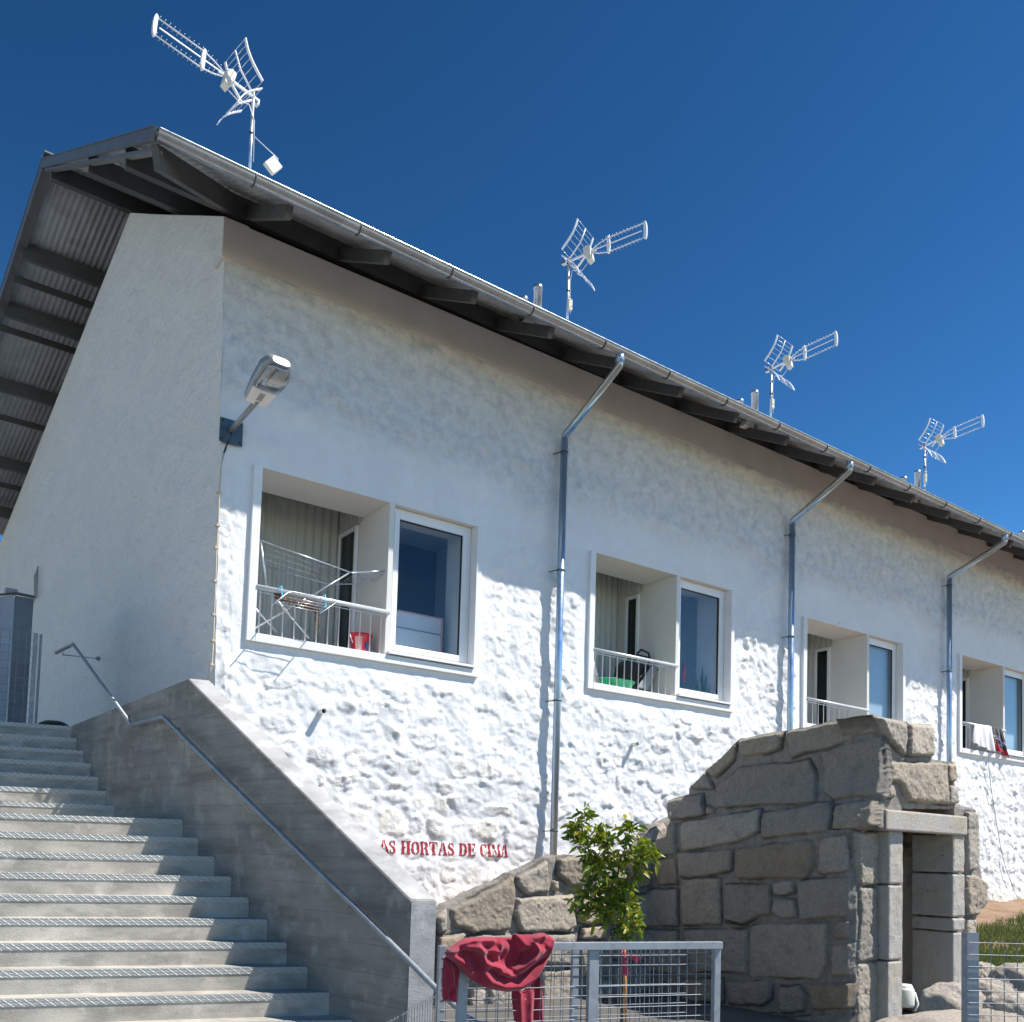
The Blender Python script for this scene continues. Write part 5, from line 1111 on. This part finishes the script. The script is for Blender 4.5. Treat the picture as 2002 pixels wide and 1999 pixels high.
# ------------------------------------------------------------------ roof antennas and flues
def rod(b, a, c, r=.0045): b.tube([a, c], r, 6, True)
def antenna(mx, my, ytop, ybase, head, tilt, label, box, SCL=.90):
    q = PY(mx, my, ytop); x, z = float(q[0]), float(q[2]); an = thing('tv_antenna', label, 'antenna', group='television antennas along the eaves')
    hd = math.radians(head); tl = math.radians(tilt); fx = np.array([math.sin(hd)*math.cos(tl), math.cos(hd)*math.cos(tl), math.sin(tl)]); ly = np.array([-math.cos(hd), math.sin(hd), 0]); uz = np.cross(fx, ly); uz = uz if uz[2] > 0 else -uz
    o = V((x, ytop, z)); P = lambda a, b_, c: o+(fx*a+ly*b_+uz*c)*SCL
    zb_ = zr(x, ytop)-.1
    MB().tube([(x, ytop, zb_), (x, ytop, z+.06)], .020, 12).build('mast', MT['antm'], an)
    for dz in (.45, .9): MB().lathe([(.021, -.01), (.026, -.01), (.026, .01), (.021, .01)], (x, ytop, z-dz), 10).build('mast_strap', MT['black'], an)
    b = MB(); b.bar(P(-.08, 0, .0), P(.50, 0, .02), .025, .025); b.bar(P(.42, .0, .03), P(1.30, 0, .03), .012, .012)
    b.tube([P(.42, 0, .05), P(.58, 0, .11), P(.72, 0, .14), P(1.34, 0, .14)], .007, 8); b.tube([P(.42, 0, -.01), P(.58, 0, -.07), P(.72, 0, -.10), P(1.34, 0, -.10)], .007, 8)
    b.build('boom', MT['antw'], an)
    for c in (.72, 1.36):
        b = MB(); vs = [P(c-.02+.02*math.cos(a*.5), 0, .02+.15*math.sin(a*.5)) for a in np.linspace(-math.pi, math.pi, 9)]
        pr = [P(c+.03*math.cos(a), -.02, .02+.15*math.sin(a)) for a in np.linspace(-math.pi/2, math.pi/2, 9)]+[P(c-.025, -.02, .15), P(c-.025, -.02, -.11)]
        b.prism(pr, ly*.04); b.build('end_plate', MT['antw'], an, .004)
    b = MB()
    for i in range(14):
        c = .50+i*.063; zz = (.14 if c > .7 else .05+(c-.42)*.32)
        rod(b, P(c, -.055, zz), P(c, .055, zz), .0028); rod(b, P(c+.02, -.055, .04-zz), P(c+.02, .055, .04-zz), .0028)
    b.build('directors', MT['antm'], an)
    b = MB(); b.prism([P(.28, -.05, .10), P(.34, -.05, .13), P(.42, -.05, .08), P(.42, -.05, -.03), P(.30, -.05, -.05)], ly*.10); b.build('dipole_box', MT['cream'], an, .01)
    b = MB(); b.prism([P(.33, -.06, -.03), P(.42, -.06, .0), P(.44, -.06, -.12), P(.36, -.06, -.16)], ly*.12); b.build('balun_box', MT['cream'], an, .01)
    for s in (1, -1):
        A = lambda t_, w_: P(.02+.30*t_+.05*math.sin(t_*math.pi), w_, s*(.05+.40*t_)) if s > 0 else P(.02+.30*t_+.05*math.sin(t_*math.pi), w_, -.06-.40*t_)
        b = MB()
        for i in range(7): rod(b, A(i/6, -.27), A(i/6, .27), .0035)
        b.build('reflector_rods', MT['antm'], an)
        for w_ in (-.27, .27):
            b = MB()
            for i in range(6): b.bar(A(i/6, w_), A((i+1)/6, w_), .012, .036, tuple(ly))
            b.build('reflector_strip', MT['antw'], an)
        MB().tube([A(0, 0), A(.5, 0), A(1, 0)], .011, 8).build('reflector_arm', MT['antw'], an)
    MB().bar(P(-.10, -.04, -.01), P(-.02, -.04, -.01), .06, .07).build('clamp', MT['zinc'], an)
    MB().tube([P(.36, 0, -.14), P(.22, .03, -.22), P(.05, .02, -.16), (x+.02, ytop-.02, z-.3), (x+.03, ytop-.03, z-.8)], .005, 6).build('coax_cable', MT['antw'], an)
    bx = PY(*box[:2], ytop-.06); s_ = box[2]
    bb = MB(); c = V(bx); r_ = math.radians(box[3]); e1_ = np.array([math.cos(r_), 0, math.sin(r_)]); e2_ = np.array([-math.sin(r_), 0, math.cos(r_)])
    bb.prism([c+e1_*a*s_[0]+e2_*d*s_[1] for a, d in ((-.5, -.5), (.5, -.5), (.5, .5), (-.5, .5))], (0, .05, 0)); bb.build('junction_box', MT['cream'], an, .008)
    MB().tube([c+e2_*s_[1]*.5+V((0, .02, 0)), c+e2_*(s_[1]*.5+.05)+V((-.03, .02, 0)), (x+.02, ytop-.03, float(c[2])+.25 if box[3] else float(c[2])+.15)], .005, 6).build('box_lead', MT['antw'], an)
    base(an, (x, ytop, zb_))
antenna(495, 190, .3, .3, 262, 4, 'large white television antenna pointing left from the roof corner', (535, 322, (.15, .18), -38), .88)
antenna(1112, 512, .3, .3, 158, 3, 'white television antenna pointing right, nearest of the three right-pointing ones', (1116, 595, (.07, .17), 0))
antenna(1508, 722, .3, .3, 173, 3, 'white television antenna above the second downpipe, middle of the three right-pointing ones', (1512, 789, (.07, .17), 0))
antenna(1808, 872, .3, .3, 181, 3, 'white television antenna furthest along the roof at the right', (1811, 934, (.07, .17), 0))
def flue(px_, py0, sx_, sy_, yy, label):
    t_ = PY(px_, py0, yy); x, z1 = float(t_[0]), float(t_[2]); s_ = PY(sx_, sy_, yy); xs_, zs_ = float(s_[0]), float(s_[2])
    fl = thing('roof_flue', label, 'flue', group='metal flue pairs on the roof'); zb_ = zr(x, yy)-.05
    b = MB(); b.lathe([(.0, 0), (.062, 0), (.062, -.05), (.056, -.05), (.056, zb_-z1)], (x, yy, z1), 20); b.build('tall_flue', MT['zinc'], fl)
    b = MB(); b.lathe([(0, 0), (.060, 0), (.060, -.05), (.054, -.05), (.054, zr(xs_, yy)-.05-zs_)], (xs_, yy, zs_), 20); b.build('short_flue', MT['zinc'], fl)
    MB().bar((xs_+.06, yy-.05, zs_-.30), (x-.06, yy-.05, z1-.34), .03, .035).build('brace', MT['steel'], fl)
    MB().prism([(x-.30, yy-.06, z1-.66), (x-.09, yy-.06, z1-.66), (x-.09, yy-.06, z1-.36), (x-.14, yy-.06, z1-.36)], (0, .12, 0)).build('white_cowl', MT['antw'], fl)
    base(fl, (x, yy, zb_))
flue(1052, 560, 1024, 583, -.35, 'pair of metal flues left of the nearest right-pointing antenna')
flue(1476, 766, 1447, 783, -.35, 'pair of metal flues left of the middle right-pointing antenna')
flue(1794, 922, 1767, 934, -.35, 'pair of metal flues left of the furthest antenna')
flue(2018, 1024, 1998, 1040, -.35, 'metal flues cut by the right edge of the photo')

# ------------------------------------------------------------------ things on the balconies
W1, W2, W3, W4 = wins
def z3(x, y): return 400+x/3.215, 850+y/3.215
def z4(x, y): return 470+x/6.0375, 1040+y/6.0375
def Y4(x, y, yy): return PY(*z4(x, y), yy)
rk = thing('drying_rack', 'folding metal clothes rack standing in the nearest balcony opening', 'clothes rack')
A_, B_ = Y4(215, 92, .12), Y4(1335, 495, .12)
b = MB(); b.tube([A_, B_], .009, 8); b.tube([B_, Y4(1300, 480, .14), Y4(1735, 465, .05)], .008, 8); b.tube([Y4(1735, 480, .05), Y4(1500, 600, .30), Y4(1400, 615, .35), Y4(1050, 620, .42), Y4(300, 410, .62)], .008, 8); b.build('wing_frame', MT['chrome'], rk)
b = MB()
for (p, q) in (((255, 170), (1250, 515)), ((260, 240), (1165, 550)), ((300, 330), (1120, 590))): b.tube([Y4(*p, .25), Y4(*q, .25)], .004, 6)
for i in range(5): b.tube([Y4(1400+60*i, 478, .10), Y4(1180+60*i, 610-8*i, .33)], .003, 5)
b.build('drying_wires', MT['chrome'], rk)
for p, q, y0, y1 in (((225, 0), (315, 655), .14, .02), ((1280, 490), (850, 750), .12, .05), ((850, 750), (160, 1145), .05, .30), ((440, 820), (810, 1255), .05, .40), ((150, 880), (430, 1185), .3, .5)):
    MB().tube([Y4(*p, y0), Y4(*q, y1)], .011, 8).build('leg', MT['chrome'], rk)
base(rk, tuple(Y4(400, 1180, .3)))
ar = thing('rail_airer', 'small wire airer clipped over the balcony rail with turquoise hooks', 'airer')
def R_(x, y, o): return Y4(x, y, o)
b = MB(); b.tube([R_(375, 860, -.34), R_(560, 720, -.09), R_(620, 708, -.09), R_(1080, 800, -.09), R_(1130, 825, -.11), R_(1110, 850, -.14), R_(935, 968, -.36)], .0065, 8)
for f in (.2, .42, .64, .86): 
    p = R_(560, 740, -.12)*(1-f)+R_(375, 860, -.34)*f; q = R_(1110, 850, -.14)*(1-f)+R_(935, 968, -.36)*f; b.tube([p, q], .0038, 6)
b.build('wire_frame', MT['chrome'], ar)
for hx in (470, 985):
    dy = 0 if hx == 470 else 103
    MB().tube([R_(hx-45, 690+dy, -.06), R_(hx+15, 645+dy, -.03), R_(hx+20, 740+dy, -.07), R_(hx+25, 780+dy, -.12), R_(hx-10, 800+dy, -.16)], .009, 8).build('hook', MT['bluep'], ar)
base(ar, tuple(R_(800, 760, -.1)))
b = MB()
pts = [R_(400, 745, -.02), R_(560, 800, -.03), R_(760, 855, -.03), R_(900, 905, -.02)]
for i in range(60):
    t_ = i/59*2.999; k_ = int(t_); p = pts[k_]*(1-(t_-k_))+pts[min(k_+1, 3)]*(t_-k_); r = random.Random(i)
    b.tube([p+V((r.uniform(-.02, .02), 0, .03)), p+V((r.uniform(-.03, .03), -.02, r.uniform(-.06, -.02)))], .012, 5)
MT['brown'] = m_fabric('brown_fringe', (.16, .075, .03)); tag(b.build('brown_brush', MT['brown']), 'brown bristly brush lying along the balcony rail under the airer', 'brush')
b = MB(); rnd = random.Random(4)
for i in range(5): b.tube([R_(890+rnd.uniform(-20, 40), 930, .02), R_(900+rnd.uniform(-30, 40), 1060, .03), R_(890+rnd.uniform(-25, 55), 1180+rnd.uniform(-60, 50), .03)], .008, 5)
MT['tan'] = m_fabric('tan_cord', (.22, .15, .09)); tag(b.build('peg_string', MT['tan']), 'bunch of brown and grey strings hanging below the balcony rail', 'string')
# red bucket on the sill
bk = thing('red_bucket', 'red bucket with pale rim standing on the nearest balcony sill', 'bucket')
bc = PY(*z3(978, 1350), .22); br = .135; bz = W1['zb']; bh = .25; bx_ = float(bc[0])
MB().lathe([(0, .0), (br*.72, 0), (br, bh), (br+.012, bh), (br+.012, bh-.02), (br*.985, bh-.02)][:4], (bx_, .22, bz), 28).lathe([(0, .01), (br*.70, .01), (br-.006, bh)], (bx_, .22, bz), 28).build('bucket_body', MT['redp'], bk)
MB().lathe([(br-.008, bh), (br+.014, bh+.004), (br+.014, bh-.022), (br, bh-.022)], (bx_, .22, bz), 28).build('rim', MT['redp'], bk)
def patch(name, m, a0, a1, h0, h1, k=1.004):
    vs = []; n = 14
    for i in range(n+1):
        for h in np.linspace(h0, h1, 9):
            a = a0+(a1-a0)*i/n; r = (br*.72+br*.28*h/bh)*k+.001; vs.append((bx_+r*math.cos(a), .22+r*math.sin(a), bz+h))
    return MB().add(vs, [(i*9+j, (i+1)*9+j, (i+1)*9+j+1, i*9+j+1) for i in range(n) for j in range(8)], True).build(name, m, bk)
patch('pink_print', MT['redp2'], -2.6, -1.9, .02, .21); 
vs = [(0, 0)]; b = MB(); n = 20; pv = []
for rr2, kk in ((0, 0), (.045, 0)): pass
for i in range(n):
    a = 2*math.pi*i/n; an_ = -1.25+math.cos(a)*.36; h = .10+.052*math.sin(a); r = (br*.72+br*.28*h/bh)+.003; pv.append((bx_+r*math.cos(an_), .22+r*math.sin(an_), bz+h))
r = (br*.72+br*.28*.1/bh)+.006; b.add([(bx_+r*math.cos(-1.25), .22+r*math.sin(-1.25), bz+.10)]+pv, [(0, i+1, (i+1) % n+1) for i in range(n)]); b.build('navy_badge', MT['navy'], bk)
MB().tube([(bx_-br-.005, .22, bz+bh-.01), (bx_-br-.03, .18, bz+bh-.03), (bx_-br-.02, .12, bz+.12)], .006, 6).build('handle', MT['antw'], bk)
base(bk, (bx_, .22, bz))
# white cabinet with pink edge behind the first window
z0w = W1['zb']; xd_ = W1['xd']
q0 = PY(*z3(1225, 1110), .55); q1 = PY(*z3(1490, 1165), .55)
wc = thing('white_box', 'white box with a thin pink edge standing inside the first window', 'box')
xa, xb, zt3 = float(q0[0])-.1, float(q1[0]), float((q0[2]+q1[2])/2)
MB().box((xa, .55, z0w-.6), (xb, .80, zt3)).build('box_body', MT['antw'], wc, .004)
for a, c in (((xa-.015, .535, z0w-.6), (xa+.01, .55, zt3)), ((xb-.01, .535, z0w-.6), (xb+.015, .55, zt3+.015)), ((xa+.01, .535, zt3-.0), (xb-.01, .55, zt3+.015))): MB().box(a, c).build('pink_edge', MT['redp2'], wc)
MB().box((xa+.01, .54, zt3-.22), (xb-.01, .549, zt3-.205)).build('shelf_line', MT['grey'], wc)
base(wc, (xa, .55, z0w-.6))
# balcony two: green basin, folding trolley, dish rack
def z7b(x, y): return 1000+x/2.76, 1000+y/2.76
zb2_ = W2['zb']
gp = PY(*z7b(560, 925), .33)
b = MB(); 
def ovl(prof, c, sx_, n=28):
    vs = []
    for r, z in prof:
        for j in range(n):
            a = 2*math.pi*j/n; vs.append((c[0]+r*sx_*math.cos(a), c[1]+r*math.sin(a), c[2]+z))
    return vs, [(i*n+j, i*n+(j+1) % n, (i+1)*n+(j+1) % n, (i+1)*n+j) for i in range(len(prof)-1) for j in range(n)]
vs, fs = ovl([(0, 0), (.19, 0), (.25, .16), (.265, .165), (.265, .155), (.24, .15), (.185, .01), (0, .01)], (float(gp[0]), .38, zb2_+.005), 1.45)
tag(b.add(vs, fs, True).build('green_basin', MT['green']), 'bright green plastic basin on the second balcony floor', 'basin')
tr = thing('folding_trolley', 'black folded shopping trolley with a loop handle on the second balcony', 'trolley')
yt = .42
hp = [(672, 790), (682, 765), (700, 747), (740, 765), (745, 790), (738, 830)]
MB().tube([PY(*z7b(660, 900), yt)]+[PY(*z7b(*p), yt) for p in hp]+[PY(*z7b(735, 930), yt)], .016, 10).build('loop_handle', MT['black'], tr)
MB().tube([PY(*z7b(682, 775), yt), PY(*z7b(742, 790), yt)], .014, 8).build('grip_bar', MT['black'], tr)
def blob(pts, y0, y1, m, name, par_):
    P_ = [PY(*z7b(*p), y0) for p in pts]; return MB().prism(P_, (0, y1-y0, 0)).build(name, m, par_, .02)
blob([(590, 900), (600, 830), (630, 800), (740, 830), (760, 880), (700, 960), (600, 940)], .42, .60, MT['blackcloth'], 'bag', tr)
blob([(680, 950), (760, 830), (790, 850), (740, 965)], .33, .36, MT['grey'], 'frame_flap', tr)
for p, q in (((760, 830), (640, 950)), ((740, 900), (700, 975)), ((790, 850), (830, 985))): MB().tube([PY(*z7b(*p), .36), PY(*z7b(*q), .34)], .013, 8).build('tube_leg', MT['black'], tr)
base(tr, tuple(PY(*z7b(700, 970), .42)))
b = MB()
for i in range(7): b.tube([PY(*z7b(440, 790), .3), PY(*z7b(446+5*i, 930), .3)], .006, 6)
b.tube([PY(*z7b(440, 880), .3), PY(*z7b(470, 880), .3)], .006, 6); tag(b.build('grey_net_bag', MT['grey']), 'grey net bag hanging at the left end of the second balcony', 'bag')
# potted plant behind the second window
pp = thing('snake_plant', 'spiky snake plant seen through the second window', 'potted plant')
rnd = random.Random(2); yl = .42; bpx = PY(*z7b(1030, 1000), yl)
def blade(x0, y0, x1, y1, w_, k):
    a = PY(*z7b(x0, y0), yl+k); c = PY(*z7b(x1, y1), yl+k); vs = []
    for i, (t_, ww) in enumerate(((0, .5), (.3, 1), (.65, .9), (1, .03))):
        p = a+(c-a)*t_; vs += [p-V((w_*ww, 0, 0)), p+V((0, -.012*ww, 0)), p+V((w_*ww, 0, 0))]
    return vs, [(i*3+j, i*3+j+1, i*3+j+4, i*3+j+3) for i in range(3) for j in (0, 1)]
for x0, y0, x1, y1, w_, k in ((1010, 1010, 960, 895, .02, .02), (1020, 1010, 985, 850, .025, 0), (1030, 1010, 1030, 830, .03, .03), (1040, 1010, 1050, 875, .03, -.03), (1055, 1010, 1075, 850, .022, .02), (1060, 1010, 1090, 855, .022, -.02), (1000, 1010, 1000, 905, .02, .05), (1045, 1010, 1015, 880, .025, .06)):
    vs, fs = blade(x0, y0, x1, y1, w_, k); MB().add(vs, fs, True).build('leaf', MT['inleaf'], pp)
MB().lathe([(0, -.25), (.10, -.25), (.14, 0), (.12, 0)], (float(bpx[0]), yl, W2['zb']-.02), 20).build('pot', MT['redp2'], pp)
base(pp, (float(bpx[0]), yl, W2['zb']-.27))
b = MB(); q = PY(*z7b(931, 850), .30); b.lathe([(0, .12), (.012, .12), (.013, .08), (.024, .04), (.024, -.20), (0, -.20)], tuple(q), 14)
tag(b.build('red_bottle', MT['redp']), 'dark red bottle at the left edge behind the second window', 'bottle')
# towels on the fourth balcony rail
def z6b(x, y): return 1850+x/10.72, 1380+y/10.72
def towel(name, top, bot, m, label, cat, seed, cols=None, yy=-.07):
    n = 40; mrow = 26; vs = []; 
    for i in range(n+1):
        t_ = i/n
        for j in range(mrow+1):
            s = j/mrow; px2 = (top[0][0]*(1-t_)+top[1][0]*t_)*(1-s)+(bot[0][0]*(1-t_)+bot[1][0]*t_)*s; py2 = (top[0][1]*(1-t_)+top[1][1]*t_)*(1-s)+(bot[0][1]*(1-t_)+bot[1][1]*t_)*s
            q = PY(*z6b(px2, py2), yy); f = (.006+.030*s)*math.sin(t_*15+seed+2*s)+.012*s*math.sin(t_*37+seed*2); vs.append((q[0], yy-.01+f-.02*s, q[2]))
    fs = [(i*(mrow+1)+j, (i+1)*(mrow+1)+j, (i+1)*(mrow+1)+j+1, i*(mrow+1)+j+1) for i in range(n) for j in range(mrow)]
    back = [(v[0], .02, v[2]-.0) for v in vs[::mrow+1]]
    o = MB().add(vs, fs, True); k = len(vs)
    vs2 = []; 
    for i in range(n+1):
        v = vs[i*(mrow+1)]; vs2 += [v, (v[0], -.035, v[2]+.03), (v[0], .01, v[2]-.01), (v[0], .02, v[2]-.35)]
    o.add(vs2, [(i*4+j, (i+1)*4+j, (i+1)*4+j+1, i*4+j+1) for i in range(n) for j in range(3)], True)
    ob = o.build(name, m); s_ = ob.modifiers.new('t', 'SOLIDIFY'); s_.thickness = .004
    if cols:
        me = ob.data
        for mm, fn in cols:
            me.materials.append(mm); ix = len(me.materials)-1
            for p in me.polygons[:len(fs)]:
                i, j = 0, 0; v0 = p.vertices[0]
                if v0 < k and fn((v0//(mrow+1))/n, (v0 % (mrow+1))/mrow): p.material_index = ix
    tag(ob, label, cat); return ob
towel('white_towel', ((590, 400), (940, 445)), ((545, 790), (985, 985)), MT['cloth'], 'white towel hanging over the fourth balcony rail', 'towel', 1)
towel('patterned_towel', ((950, 450), (1150, 490)), ((985, 915), (1300, 1100)), MT['dcloth'], 'dark patterned towel with a red hem next to the white one', 'towel', 3,
      [(MT['rcloth'], lambda a, s: s > .80 or (a < .35 and s > .62)), (MT['bcloth'], lambda a, s: .30 < a+.2*math.sin(s*9) < .62 and .30 < s < .72), (MT['redp2'], lambda a, s: abs(s-.36-.2*a) < .025)])
